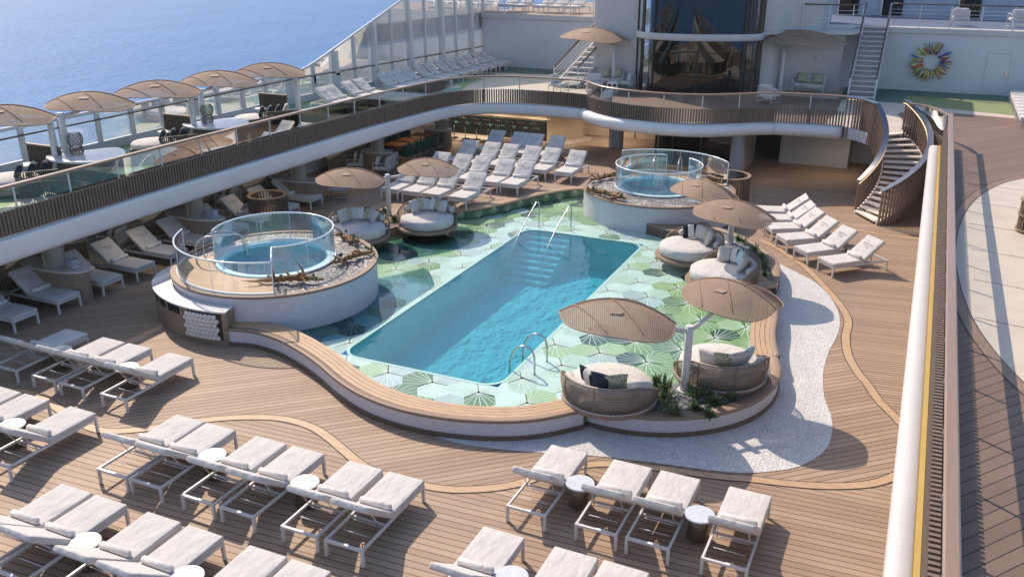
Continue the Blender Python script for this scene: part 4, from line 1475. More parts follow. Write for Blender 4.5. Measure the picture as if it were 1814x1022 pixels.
for k, (x, y) in enumerate(((-20.8, 39.2), (-18.9, 39.2), (-17.0, 39.2), (-15, 38.6), (-13.4, 41.2))):
    downlight(x, y, 130, k, 'over the bar stools')
for k, (x, y) in enumerate(((-5.2, 36.6), (-3.4, 38.2), (-8.2, 35.8), (-10.4, 36.4), (-2.4, 38.8))):
    downlight(x, y, 26, k, 'before the restaurant front')
for k in range(5):
    downlight(-20.2, 18.3 + 5.25 * k, 22, k, 'above the port loungers')
# ------------------------------------------------------------------ loungers
def text_mesh(name, s, size, mat, T, parent):
    cu = bpy.data.curves.new(name, 'FONT')
    cu.body = s
    cu.size = size
    cu.align_x = 'CENTER'
    cu.space_character = 1.12
    cu.extrude = 0.001
    tmp = bpy.data.objects.new(name, cu)
    COL.objects.link(tmp)
    dg = bpy.context.evaluated_depsgraph_get()
    me = bpy.data.meshes.new_from_object(tmp.evaluated_get(dg))
    bpy.data.objects.remove(tmp)
    me.transform(T)
    me.materials.clear()
    me.materials.append(M[mat])
    o = bpy.data.objects.new(name, me)
    COL.objects.link(o)
    o.parent = parent
    return o
def make_lounger(cush='cushion', roll='towel', letters=False, tagged=True):
    """head legs at y = 0, foot legs at y = 1.9"""
    t = thing('sun_lounger', '', 'sun lounger')
    mb = MB()
    for s_ in (-1, 1):
        mb.box((s_ * .335, .95, .29), (.034, 1.90, .045))
    mb.box((0, 0, .29), (.64, .045, .04))
    mb.box((0, 1.9, .29), (.64, .04, .045))
    mb.box((0, .74, .27), (.64, .035, .03))
    mb.build('frame', 'white', t)
    for sx in (-1, 1):
        for y in (0, 1.9):
            MB().box((sx * .335, y, .156), (.045, .045, .312)).build('leg', 'white', t)
    mb = MB()
    for s_ in (-1, 1):
        mb.tube([(s_ * .24, .42, .68), (s_ * .26, .66, .27)], .009, 5)
    mb.tube([(-.26, .66, .27), (.26, .66, .27)], .009, 5)
    mb.tube([(-.25, .36, .27), (.25, .36, .27)], .008, 5)
    mb.build('backrest_prop', 'white', t)
    mt = MB().rbox((0, 1.39, .365), (.71, 1.08, .11), .022, 4, sag=.004).build('mattress', cush, t)
    a = rad(38)
    L = .80
    HY = .86
    # backrest: hinge at y .74, leaning back toward y 0
    c = Vector((0, HY - math.cos(a) * L / 2, .385 + math.sin(a) * L / 2))
    T = Matrix.Translation(c) @ Matrix.Rotation(-a, 4, 'X')
    bk = MB().rbox((0, 0, .0), (.71, L + .06, .10), .03, 4, T=T, sag=.006).build('backrest', cush, t)
    MB().tube([(-.33, HY, .335), (-.33, HY - math.cos(a) * L, .33 + math.sin(a) * L), (.33, HY - math.cos(a) * L, .33 + math.sin(a) * L), (.33, HY, .335)], .016, 6).build('back_frame', 'white', t)
    rl = MB()
    rl.tube([(-.29, .93, .475), (-.27, .93, .475), (.27, .93, .475), (.29, .93, .475)], [.04, .062, .062, .04], 14)
    for sx in (-1, 1):
        rl.tube([(sx * .291, .93, .475), (sx * .296, .93, .475)], .018, 10, m=1)
    o = rl.build('bolster', [roll, 'bluetowel'], t)
    if tagged:
        MB().box((.05, 0, .3125), (.09, .048, .008)).build('care_tag', 'rimwhite', t)
    if letters:
        for s_, sz, off in (('OCEANIA', .085, .10), ('CRUISES', .052, .02)):
            Tt = T @ Matrix.Translation((0, -off, .0655)) @ Matrix.Rotation(PI, 4, 'Z')
            text_mesh('lettering', s_, sz, 'letters', Tt, bk)
    return Proto(t)
LP = make_lounger(tagged=True)
def row(proto, xs, hy, z, rz, labels, group):
    for x, lb in zip(xs, labels):
        if rz == 0:
            proto.put((x, hy, z), rad(random.uniform(-.6, .6)), lb, group)
G = 'white sun loungers in rows on the near deck'
row(LP, [-4.955, -3.74, -2.895, -1.70], 11.40, .01, 0,
    ['white lounger at the left end of the near right row, closest to the pool wall',
     'white lounger just right of the first side table in the near right row',
     'third white lounger from the left in the near right row, between two side tables',
     'white lounger at the right end of the near right row, beside the bronze side table'], G)
row(LP, [-12.03, -11.25, -10.09, -9.25, -8.0, -7.16], 9.40, .01, 0,
    ['%s white lounger from the left in the row of six, lower left' % ORD[k] for k in range(6)], G)
row(LP, [-12.04, -11.26, -10.08, -9.26, -8.01, -7.24], 6.76, .01, 0,
    ['%s white lounger from the left in the row cut by the bottom left edge' % ORD[k] for k in range(6)], G)
row(LP, [-16.3, -15.5, -14.2], 8.78, .01, 0,
    ['%s white lounger from the left in the short row at the left picture edge' % ORD[k] for k in range(3)], G)
row(LP, [-17.48, -16.3, -15.48, -14.26], 11.5, .01, 0,
    ['white lounger half in shadow at the left end of the row below the curved cabinet',
     'second white lounger from the left in the row below the curved cabinet',
     'third white lounger from the left in the row below the curved cabinet',
     'white lounger at the right end of the row below the curved cabinet'], G)
row(LP, [-4.98, -3.77, -3.0], 8.67, .01, 0,
    ['left white lounger of the three cut off at the bottom centre', 'middle white lounger of the three cut off at the bottom centre',
     'right white lounger of the three cut off at the bottom centre'], G)
LT = make_lounger(letters=True, tagged=False)
# port row, facing inboard
ys_ = [13.68, 14.98, 16.42, 17.62, 18.93, 20.15, 21.7, 23.0, 24.4, 25.75]
for k, y in enumerate(ys_):
    LT.put((-21.5, y, .01), rad(-90), '%s cushioned lounger from the near end in the shaded port row' % ORD[k], 'loungers facing inboard along the port side')
# platform rows, facing aft
R4 = [(28.08 + .19, [-16.85, -15.98, -15.16, -14.12], 'nearest'), (30.46 + .19, [-16.85, -15.9, -15.07, -14.07, -13.26], 'second'),
      (32.95 + .19, [-16.89, -15.86, -15.03, -14.04, -13.2, -12.13], 'third'), (35.33 + .19, [-16.76, -15.65, -14.93, -13.94], 'rearmost')]
for hy, xs, nm in R4:
    for k, x in enumerate(xs):
        LT.put((x, hy, .455), rad(180), '%s white lounger from the left in the %s row on the platform' % (ORD[k], nm), 'white loungers in rows on the platform')
# starboard fan of six
fan = [((-1.90, 26.09), (.72, .69)), ((-2.70, 26.87), (.72, .69)), ((-3.42, 27.85), (.80, .60)), ((-4.0, 28.85), (.86, .51)), ((-4.42, 29.85), (.93, .37)), ((-4.78, 30.85), (.96, .27))]
for k, ((fx, fy), (dx, dy)) in enumerate(fan):
    L_ = math.hypot(dx, dy)
    dx, dy = dx / L_, dy / L_
    hx, hy = fx + dx * 1.9, fy + dy * 1.9
    rz = math.atan2(-dy, -dx) - PI / 2
    LT.put((hx, hy, .015), rz, '%s white lounger from the near end of the fan right of the far daybeds' % ORD[k], 'loungers fanned out right of the pool')
# upper deck port row
ux = [30.863, 31.531, 32.773, 33.718, 35.638, 36.413, 37.039, 37.835, 38.96, 39.841, 40.934, 41.89, 42.94, 43.97, 45.042, 45.933]
for k, y in enumerate(ux):
    LT.put((-23.5 + max(0, y - 38) * .03, y + .5, U + .01), rad(-90), '%s lounger from the near end of the upper deck row along the wind screen' % ORD[k], 'loungers along the port wind screen on the upper deck')
# upper deck starboard column and the sun deck
for k in range(9):
    LP.put((5.33, 39.3 + k * .86, U + .01), rad(90), '%s lounger from the near end of the stack-like column at the upper right edge' % ORD[k], 'loungers at the upper right edge')
for k, x in enumerate((-22.6, -21.7, -20.4, -19.5, -18.5)):
    LP.put((x, 50.5, DZ + .01), rad(175), '%s lounger from the left behind the port sun deck railing' % ORD[k], 'loungers on the port sun deck')

# ------------------------------------------------------------------ round side tables
def side_table(top='tabletop'):
    t = thing('side_table', '', 'side table')
    MB().lathe([(0, 0), (.17, 0), (.19, .02), (.165, .22), (.18, .41), (0, .41)], n=28, smooth=True).build('base', 'tablebase', t)
    MB().lathe([(0, .41), (.235, .41), (.25, .42), (.25, .435), (.24, .445), (0, .445)], n=36).build('top', top, t)
    return Proto(t)
TW, TBL = side_table(), side_table('tabletop_blue')
GT = 'round side tables between the loungers'
for (x, y, lb) in ((-10.67, 10.42, 'round cream side table between the second and third loungers of the row of six'), (-8.63, 10.40, 'round cream side table between the fourth and fifth loungers of the row of six'),
                   (-10.71, 7.66, 'round cream side table in the left part of the bottom left row'), (-8.70, 7.70, 'round cream side table cut off by the bottom edge, lower left'),
                   (-14.91, 9.68, 'round cream side table at the left edge, in the short row'), (-16.9, 12.46, 'round cream side table left in the row below the curved cabinet'),
                   (-14.85, 12.44, 'round cream side table right in the row below the curved cabinet')):
    TW.put((x, y, .01), 0, lb, GT)
for (x, y, lb) in ((-4.36, 12.33, 'round blue-grey side table right of the first near right lounger'), (-2.30, 12.29, 'round blue-grey side table left of the last near right lounger'),
                   (-4.42, 9.66, 'round blue-grey side table cut off by the bottom edge, centre')):
    TBL.put((x, y, .01), 0, lb, GT)
TD = side_table('bronze')
for k, y in enumerate((14.3, 17.0, 19.5, 22.3)):
    TD.put((-21.3, y, .01), 0, 'dark round side table between shaded port loungers, %s from the near end' % ORD[k], 'dark side tables in the port row')
for k, (x, y) in enumerate(((-14.55, 30.9), (-14.45, 33.3), (-12.7, 33.5), (-14.4, 35.6))):
    TD.put((x, y, .455), 0, 'dark round side table among the platform loungers, %s from the front' % ORD[k], 'dark side tables on the platform')
TD.put((-1.35, 27.6, .015), rad(20), 'dark round side table behind the nearest fan lounger', 'dark side tables by the fan')

# ------------------------------------------------------------------ spa tubs
def pebbled(t, name, poly, z, mat='gravel'):
    MB().prism(poly, z - .03, z, bottom=False).build(name, mat, t)
def spa(label, c, R_, ring_c, ring_r, z1, ring_arc, outer_arc, cab=False):
    t = thing('spa_tub', label, 'spa tub')
    n = 72
    MB().lathe([(R_ - .05, TILE_Z - .02), (R_ - .05, z1 - .06)], c, n=n, smooth=True).build('mosaic_wall', 'mosaic', t)
    MB().lathe([(R_ - .16, z1 - .06), (R_ - .02, z1 - .06), (R_, z1 - .03), (R_ - .02, z1), (R_ - .16, z1)], c, n=n, smooth=False).build('coping', 'cap', t)
    # deck of the tub with the basin hole
    mb = MB()
    hole = arc(ring_c, ring_r - .12, 0, 2 * PI, 48)[:-1]
    outer = arc(c, R_ - .13, 0, 2 * PI, 64)[:-1]
    tri = geometry.tessellate_polygon([[Vector((p[0], p[1], 0)) for p in outer], [Vector((p[0], p[1], 0)) for p in hole]])
    mb.add([(p[0], p[1], z1 - .03) for p in outer + hole], [tuple(q) for q in tri])
    mb.build('gravel_bed', 'gravel', t)
    # teak part of the deck
    a0, a1 = outer_arc
    mb = MB()
    pts = arc(ring_c, ring_r + .02, a1, a0, 30)
    mb.prism(arc(c, R_ - .14, a0, a1, 40) + pts, z1 - .025, z1 - .005, bottom=False)
    mb.build('teak_deck', 'strip', t)
    # basin
    zz = z1 - .08
    MB().lathe([(ring_r - .02, z1 - .02), (ring_r - .04, z1 + .015), (ring_r - .2, z1 + .015), (ring_r - .22, z1 - .05), (ring_r - .22, z1 - .35), (ring_r - .62, z1 - .40), (ring_r - .66, z1 - .85), (0, z1 - .85)], ring_c, n=48, smooth=False).build('basin', 'spa_tile', t)
    MB().prism(arc(ring_c, ring_r - .21, 0, 2 * PI, 48)[:-1], zz, zz, bottom=False).build('spa_water', 'spawater', t)
    # glass ring and the outer glass arc, white edged
    H = .80
    def gl(cc, r, b0, b1):
        g = MB().sweep(arc(cc, r, b0, b1, max(8, int(abs(b1 - b0) / rad(5)))), [(0, z1), (0, z1 + H)], smooth=True, caps=False).build('glass_guard', 'spaglass', t)
        MB().tube([(p[0], p[1], z1 + H) for p in arc(cc, r, b0, b1, max(8, int(abs(b1 - b0) / rad(5))))], .024, 6).build('edge', 'rimwhite', g)
        MB().sweep(arc(cc, r, b0, b1, 30), [(-.03, z1 - .01), (-.03, z1 + .03), (.03, z1 + .03), (.03, z1 - .01)], smooth=False).build('channel', 'rimwhite', g)
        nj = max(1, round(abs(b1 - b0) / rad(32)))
        for q in [b0 + (b1 - b0) * j / nj for j in range(nj + 1)]:  # pale joint strips double as painted vertical highlights on the glass
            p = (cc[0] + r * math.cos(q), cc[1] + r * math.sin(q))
            MB().tube([(p[0], p[1], z1), (p[0], p[1], z1 + H)], .014 if q in (b0, b1) else .006, 6).build('joint_highlight', 'rimwhite', g)
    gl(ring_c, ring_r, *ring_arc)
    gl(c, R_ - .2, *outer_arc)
    return t
t0 = NT('spa_blue_tile')
M['spa_tile'] = t0.base(t0.mix(t0.ramp(t0.noise(t0.pos(), 9, 2), .3, .7), (.42, .78, .88), (.62, .90, .95)), .3)
M['spawater'] = water_mat('spa_water', (.72, .93, .97), 7.0, .7, .06)
tA = spa('round spa tub clad in white mosaic with curved glass, left of the pool', TA, TAR, (-15.28, 18.12), 1.58, 1.10, (rad(-53), rad(212)), (rad(-160), rad(-53)))
# radial pane joining the two arcs
pa, pb = (-15.28 + 1.58 * math.cos(rad(-53)), 18.12 + 1.58 * math.sin(rad(-53))), (TA[0] + 2.5 * math.cos(rad(-53)), TA[1] + 2.5 * math.sin(rad(-53)))
g = MB().sweep([pa, pb], [(0, 1.1), (0, 1.9)], smooth=False, caps=False).build('glass_guard', 'spaglass', tA)
MB().tube([(*pa, 1.9), (*pb, 1.9)], .024, 6).build('edge', 'rimwhite', g)
tB = spa('round spa tub clad in white mosaic with curved glass, behind the pool', TB, TBR, (-8.1, 30.1), 1.5, 1.02, (rad(95), rad(420)), (rad(30), rad(140)))
def grab(parent, pts, r=.022):
    MB().tube(catmull(pts, 5), r, 8).build('grab_rail', 'steel', parent)
grab(tA, [(-16.9, 16.9, 1.1), (-16.88, 16.9, 1.55), (-16.7, 17.05, 1.78), (-16.3, 17.4, 1.80), (-15.95, 17.7, 1.72), (-15.9, 17.75, 1.1)])
grab(tA, [(-17.1, 17.4, 1.1), (-17.1, 17.42, 1.5), (-16.95, 17.55, 1.72), (-16.6, 17.8, 1.76), (-16.3, 18.0, 1.6), (-16.25, 18.05, 1.1)])
for dx in (0, .9):
    grab(tB, [(-8.6 + dx, 31.7, 1.02), (-8.6 + dx, 31.7, 1.6), (-8.58 + dx, 31.5, 1.82), (-8.55 + dx, 31.1, 1.78), (-8.5 + dx, 30.8, 1.6), (-8.5 + dx, 30.8, 1.0)])

# crescent towel cabinet on the near side of the tub
def cabinet():
    t = thing('towel_cabinet', 'crescent cabinet with white top, dark slots and a shelf of rolled towels', 'cabinet')
    a0, a1 = rad(-168), rad(-74.5)
    outer = []
    N = 40
    for i in range(N + 1):
        a = a0 + (a1 - a0) * i / N
        f = min(1, i / 14)
        r = 2.72 + .36 * math.sin(f * PI / 2) + .06 * (1 - i / N)
        outer.append((TA[0] + r * math.cos(a), TA[1] + r * math.sin(a)))
    inner = arc(TA, 2.66, a1, a0, 30)
    MB().prism(outer + inner, 0, .83).build('body', 'bronze', t)
    MB().prism([(TA[0] + (p[0] - TA[0]) * 1.012, TA[1] + (p[1] - TA[1]) * 1.012) for p in outer] + inner, .83, .865).build('top', 'white', t)
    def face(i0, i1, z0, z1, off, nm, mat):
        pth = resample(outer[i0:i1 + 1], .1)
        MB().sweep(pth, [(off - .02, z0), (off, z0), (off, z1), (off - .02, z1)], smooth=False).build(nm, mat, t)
    for (i0, i1) in ((13, 16), (17, 20), (21, 24), (25, 29)):  # flat black plates paint the shade inside the slots
        face(i0, i1, .60, .80, .006, 'slot_shade', 'black')
    face(31, 39, .13, .80, .006, 'shelf_shade', 'interior')  # flat dark plate paints the shade of the shelf hollow
    for i in (30, 40):
        p = outer[i]
        q = outer[max(0, i - 1)]
        MB().box((p[0], p[1], .42), (.05, .05, .80), rz=math.atan2(p[1] - q[1], p[0] - q[0])).build('stile', 'bronze', t)
    a = 0
    return outer
outer = cabinet()
rt = MB().tube([(0, 0, 0), (0, -.018, 0), (0, -.05, 0), (0, -.06, 0)], [.05, .058, .058, .045], 12, m=0)
rt.tube([(0, -.0601, 0), (0, -.0625, 0)], .02, 8, m=1)
rt = Proto(tag(rt.build('rolled_towel', ['towel', 'grey_cush']), '', 'rolled towel'))
seg = resample(outer[31:40], .118)
kk = 0
for r_ in range(6):
    for i in range(len(seg) - 1):
        f = .5 if r_ % 2 else 0.0
        if f and i >= len(seg) - 2: continue
        p = (seg[i][0] * (1 - f) + seg[i + 1][0] * f, seg[i][1] * (1 - f) + seg[i + 1][1] * f)
        ang = math.atan2(seg[i + 1][1] - seg[i][1], seg[i + 1][0] - seg[i][0])
        ox, oy = math.sin(ang), -math.cos(ang)
        rt.put((p[0] + ox * .02, p[1] + oy * .02, .19 + r_ * .107), ang, 'rolled white towel stacked in the shelf of the crescent cabinet', 'rolled towels in the crescent cabinet')
        kk += 1

# driftwood and succulents
def driftwood(label, c, z, ang, s=1.0, seed=1):
    t = thing('driftwood', label, 'driftwood', (c[0], c[1], z), ang)
    rr_ = random.Random(seed)
    mb = MB()
    main = catmull([(-.70 * s, .06, .05 * s), (-.48 * s, -.06, .09 * s), (-.22 * s, .04, .07 * s), (0, -.05, .12 * s), (.22 * s, .05, .08 * s), (.46 * s, -.06, .10 * s), (.72 * s, .04, .05 * s)], 5)
    n = len(main)
    mb.tube(main, [(.022 + .045 * math.sin(PI * i / (n - 1)) ** .7 * (1 + .3 * math.sin(i * 1.7))) * s for i in range(n)], 8)
    for k in range(11):
        i0 = rr_.randrange(2, n - 3)
        p = Vector(main[i0])
        d = Vector((rr_.uniform(-1, 1), rr_.uniform(-1, 1), rr_.uniform(-.1, .55))).normalized()
        L = rr_.uniform(.16, .46) * s
        b1 = p + d * L * .5 + Vector((rr_.uniform(-.06, .06), rr_.uniform(-.06, .06), rr_.uniform(0, .05)))
        b2 = p + d * L + Vector((rr_.uniform(-.08, .08), rr_.uniform(-.08, .08), rr_.uniform(-.04, .04)))
        b2.z = max(.01, b2.z)
        mb.tube(catmull([tuple(p), tuple(b1), tuple(b2)], 4), [.040 * s, .036 * s, .031 * s, .027 * s, .023 * s, .018 * s, .013 * s, .009 * s, .005 * s], 6)
    mb.build('trunk', 'bark', t)
    for k in range(7):
        cx, cy = rr_.uniform(-.6, .6) * s, rr_.uniform(-.22, .22) * s
        mb = MB()
        for q in range(18):
            a = q * 2.4
            e = .25 + .06 * q
            r_ = rr_.uniform(.09, .12) * s
            d = Vector((math.cos(a) * math.cos(e), math.sin(a) * math.cos(e), math.sin(e)))
            sd_ = Vector((-math.sin(a), math.cos(a), 0)) * .018
            b0 = Vector((cx, cy, .05 + .05 * s))
            mb.add([b0, b0 + d * r_ * .6 + sd_, b0 + d * r_, b0 + d * r_ * .6 - sd_], [(0, 1, 2, 3)])
        mb.build('succulent', 'succ', t)
driftwood('long brown driftwood log with green succulents at the front of the near spa tub', (-13.75, 16.75), 1.09, rad(28), 1.15, 2)
driftwood('branched driftwood with succulents right of the near spa glass', (-13.3, 18.9), 1.09, rad(70), 1.0, 5)
driftwood('small upright driftwood at the back of the near spa tub', (-14.35, 20.15), 1.09, rad(150), .9, 9)
driftwood('brown driftwood log at the front of the far spa tub', (-9.4, 28.1), 1.01, rad(-20), 1.25, 4)
driftwood('tall twisted driftwood at the left of the far spa tub', (-10.1, 30.4), 1.01, rad(60), 1.0, 12)

# pool rails and ladder
def pool_rails():
    t = thing('pool_stair_rails', 'pair of steel handrails over the corner steps of the pool', 'handrail')
    for x0, x1 in ((-11.17, -11.22), (-10.02, -10.1)):
        MB().tube(catmull([(x0, 26.62, TILE_Z), (x0, 26.62, .6), (x0, 26.6, .92), (x0, 26.45, 1.02), (x0, 26.25, .95), (x1, 25.5, .48), (x1, 24.9, .12), (x1, 24.35, -.3), (x1, 24.3, -.9)], 4), .019, 8).build('rail', 'steel', t)
pool_rails()
t = thing('pool_ladder', 'steel pool ladder with two hoops at the near right pool edge', 'ladder')
for y_ in (16.42, 17.14):
    MB().tube(catmull([(-6.96, y_, TILE_Z), (-6.96, y_, .45), (-7.02, y_, .66), (-7.18, y_, .74), (-7.36, y_, .68), (-7.5, y_, .48), (-7.56, y_, .1), (-7.57, y_, -.5), (-7.57, y_, -1.1)], 4), .024, 8).build('hoop', 'steel', t)
for z_ in (-.2, -.5, -.8):
    MB().box((-7.57, 16.78, z_), (.08, .7, .03)).build('rung', 'steel', t)
for k, y_ in enumerate((17.05, 20.1)):
    lt = MB().lathe([(0, 0), (.07, 0), (.08, .02), (.05, .035), (0, .035)], n=18, T=Matrix.Translation((PX0 + .004, y_, -.25)) @ Matrix.Rotation(PI / 2, 4, 'Y'))
    one('pool_light', '%s round underwater lamp in the left wall of the pool' % ['near', 'far'][k], 'pool light', lt, 'steel')

# ------------------------------------------------------------------ canopy trees
def leaf_z(u, v, L, W, droop=(.35, .38)):
    return .24 - droop[0] * (u / L) ** 2 - droop[1] * abs(v / W) ** 1.3
def make_canopy():
    """leaf-shaped parasol about 2.4 by 2.0 m of parallel slats on a ribbed frame, centred on its origin"""
    t = thing('leaf_canopy', '', 'canopy')
    L, W = 1.22, 1.06
    def halfw(u):
        a = min(1, abs(u / L))
        return W * (.36 + .64 * (1 - a ** 2.2) ** .85) * max(0, 1 - a ** 12) ** .5
    mb = MB()
    pitch = .040
    n = int(2 * L / pitch)
    for i in range(1, n):
        u = -L + i * pitch
        hw = halfw(u) - .01
        if hw < .05: continue
        k = 10
        vs, fs = [], []
        for j in range(k + 1):
            v = -hw + 2 * hw * j / k
            skew = .28 * abs(v / W)
            uu = max(-L, min(L, u + skew * .35))
            z = leaf_z(uu, v, L, W)
            for (du, dz) in ((-.0172, 0), (.0172, 0), (.0172, -.014), (-.0172, -.014)):
                vs.append((uu + du, v, z + dz))
        for j in range(k):
            for q in range(4):
                fs.append((j * 4 + q, j * 4 + (q + 1) % 4, j * 4 + 4 + (q + 1) % 4, j * 4 + 4 + q))
        mb.add(vs, fs)
    mb.build('slats', 'canopy', t, recalc=True)
    rim = []
    for i in range(40):
        u = -L + 2 * L * i / 40
        rim.append((u, halfw(u)))
    for i in range(40):
        u = L - 2 * L * i / 40
        rim.append((u, -halfw(u)))
    rim3 = []
    for (u, v) in rim:
        uu = max(-L, min(L, u + .28 * abs(v / W) * .35))
        rim3.append((uu, v, leaf_z(uu, v, L, W) + .004))
    MB().tube(rim3, .015, 6, closed=True).build('rim', 'canopy_rim', t)
    mb = MB()
    def rib(a, b_, r=.009):
        pts = []
        for i in range(13):
            f = i / 12
            u, v = a[0] + (b_[0] - a[0]) * f, a[1] + (b_[1] - a[1]) * f
            pts.append((u, v, leaf_z(u, v, L, W) + .014))
        mb.tube(pts, r, 5)
    rib((-L, 0), (L, 0), .012)
    rib((-.75 * L, -.02), (-.15, -W * .95)); rib((-.15, 0), (.55, -W * .78)); rib((.2, 0), (.75, W * .55)); rib((.35, 0), (.0, W * .96))
    mb.build('ribs', 'canopy_rim', t)
    mb = MB()
    for (u, v, w_, d_) in ((-.05, -.45, .26, .10), (.1, .42, .24, .10)):
        z = leaf_z(u, v, L, W) + .016
        mb.add([(u - w_ / 2, v - d_ / 2, leaf_z(u, v - d_ / 2, L, W) + .02), (u + w_ / 2, v - d_ / 2, leaf_z(u, v - d_ / 2, L, W) + .02), (u + w_ / 2 + .05, v + d_ / 2, leaf_z(u, v + d_ / 2, L, W) + .02), (u - w_ / 2 + .05, v + d_ / 2, leaf_z(u, v + d_ / 2, L, W) + .02)], [(0, 1, 2, 3)])
    mb.build('gusset', 'canopy_rim', t)
    return t
CP = make_canopy()
def canopy_tree(label, base, zb, ztop, leaves, trunk_r=.085, name='canopy_tree', lean=(0, 0), group=None):
    """white mast whose arms carry bronze leaf canopies; the canopies are parts of the tree"""
    t = thing(name, label, 'parasol', (base[0], base[1], zb), 0, group)
    h = ztop - zb
    MB().tube([(0, 0, 0), (0, 0, h * .3), (lean[0] * .5, lean[1] * .5, h * .7), (lean[0], lean[1], h)], [trunk_r * 1.25, trunk_r, trunk_r * .95, trunk_r * .9], 16).build('mast', 'white', t)
    MB().lathe([(0, 0), (trunk_r * 1.9, 0), (trunk_r * 1.9, .03), (0, .03)], n=20).build('foot_plate', 'white', t)
    for (c, z, rz, tilt, s_) in leaves:
        d = Vector((c[0] - base[0], c[1] - base[1], z - zb))
        hit = Vector((lean[0], lean[1], h - .12))
        MB().tube([tuple(hit), tuple(hit * .45 + d * .55 + Vector((0, 0, -.12))), tuple(d + Vector((0, 0, -.02)))], [trunk_r * .55, trunk_r * .5, trunk_r * .4], 10).build('arm', 'white', t)
        cn = LEAVES.copy_into(t, d, rz, tilt, s_)
    return t
class LeafSet:
    def __init__(s, root):
        s.parts = list(root.children)
        s.used = False
    def copy_into(s, t, loc, rz, tilt, sc_):
        Mx = Matrix.Translation(loc) @ Matrix.Rotation(rz, 4, 'Z') @ Matrix.Rotation(tilt[1], 4, 'Y') @ Matrix.Rotation(tilt[0], 4, 'X') @ Matrix.Diagonal((*sc_, 1))
        top = None
        for p in s.parts:
            q = p if not s.used else p.copy()
            if s.used:
                COL.objects.link(q)
            if top is None:
                top = q
                q.name = 'canopy'
                q.parent = t
                q.matrix_local = Mx
            else:
                q.parent = top
                q.matrix_parent_inverse = Matrix.Identity(4)
                q.matrix_local = Matrix.Identity(4)
        s.used = True
        return top
LEAVES = LeafSet(CP)
bpy.data.objects.remove(CP)
CPZ = 2.2
canopy_tree('white mast with two bronze leaf canopies standing in the near right planter', (-3.61, 16.47), .40, 1.86,
            [((-4.86, 15.62), 2.26, rad(16), (rad(-4), rad(3)), (.94, 1.0, 1.1)), ((-3.04, 17.45), 2.34, rad(-20), (rad(2), rad(0)), (.86, .84, 1))])
canopy_tree('white mast with two bronze leaf canopies between the two left daybeds', (-15.86, 24.75), .0, 1.85,
            [((-16.25, 23.2), 2.12, rad(20), (0, 0), (.92, .9, 1)), ((-14.7, 25.45), 2.12, rad(20), (0, 0), (.84, .92, 1))])
canopy_tree('white mast with two bronze leaf canopies over the two far right daybeds', (-4.80, 26.63), .40, 1.86,
            [((-4.32, 24.1), 2.2, rad(-12), (rad(0), rad(0)), (.94, .90, 1.1)), ((-5.65, 26.2), 2.15, rad(-25), (rad(-3), rad(0)), (.88, .82, 1))])
poles = [((-22.542, 17.702), (-22.765, 16.503), 'bronze canopy cut by the left edge, above the upper deck'), ((-22.531, 18.095), (-22.5, 19.156), 'second bronze canopy from the left along the upper deck'),
         ((-22.234, 22.924), (-22.446, 21.757), 'third bronze canopy from the left along the upper deck'), ((-22.128, 23.296), (-22.287, 24.41), 'fourth bronze canopy from the left along the upper deck'),
         ((-21.597, 27.753), (-22.128, 26.851), 'fifth bronze canopy from the left, beside the rising wind screen')]
for k, (b_, c_, lb) in enumerate(poles):
    canopy_tree(lb, b_, U, 4.46, [(c_, 4.66, rad(28 if k % 2 else 40), (0, 0), (1.08, .87, 1.05))], .10, group='canopies along the upper deck')
canopy_tree('lit bronze canopy left of the dark glass tower', (-14.0, 42.56), U, 4.44, [((-15.1, 42.6), 4.88, rad(-20), (0, 0), (1.55, 1.2, 1.2))], .09)
canopy_tree('shaded dark canopy right of the dark glass tower', (-6.33, 44.5), U, 4.38, [((-5.6, 44.2), 4.96, rad(-12), (0, 0), (1.75, 1.3, 1.3))], .10)

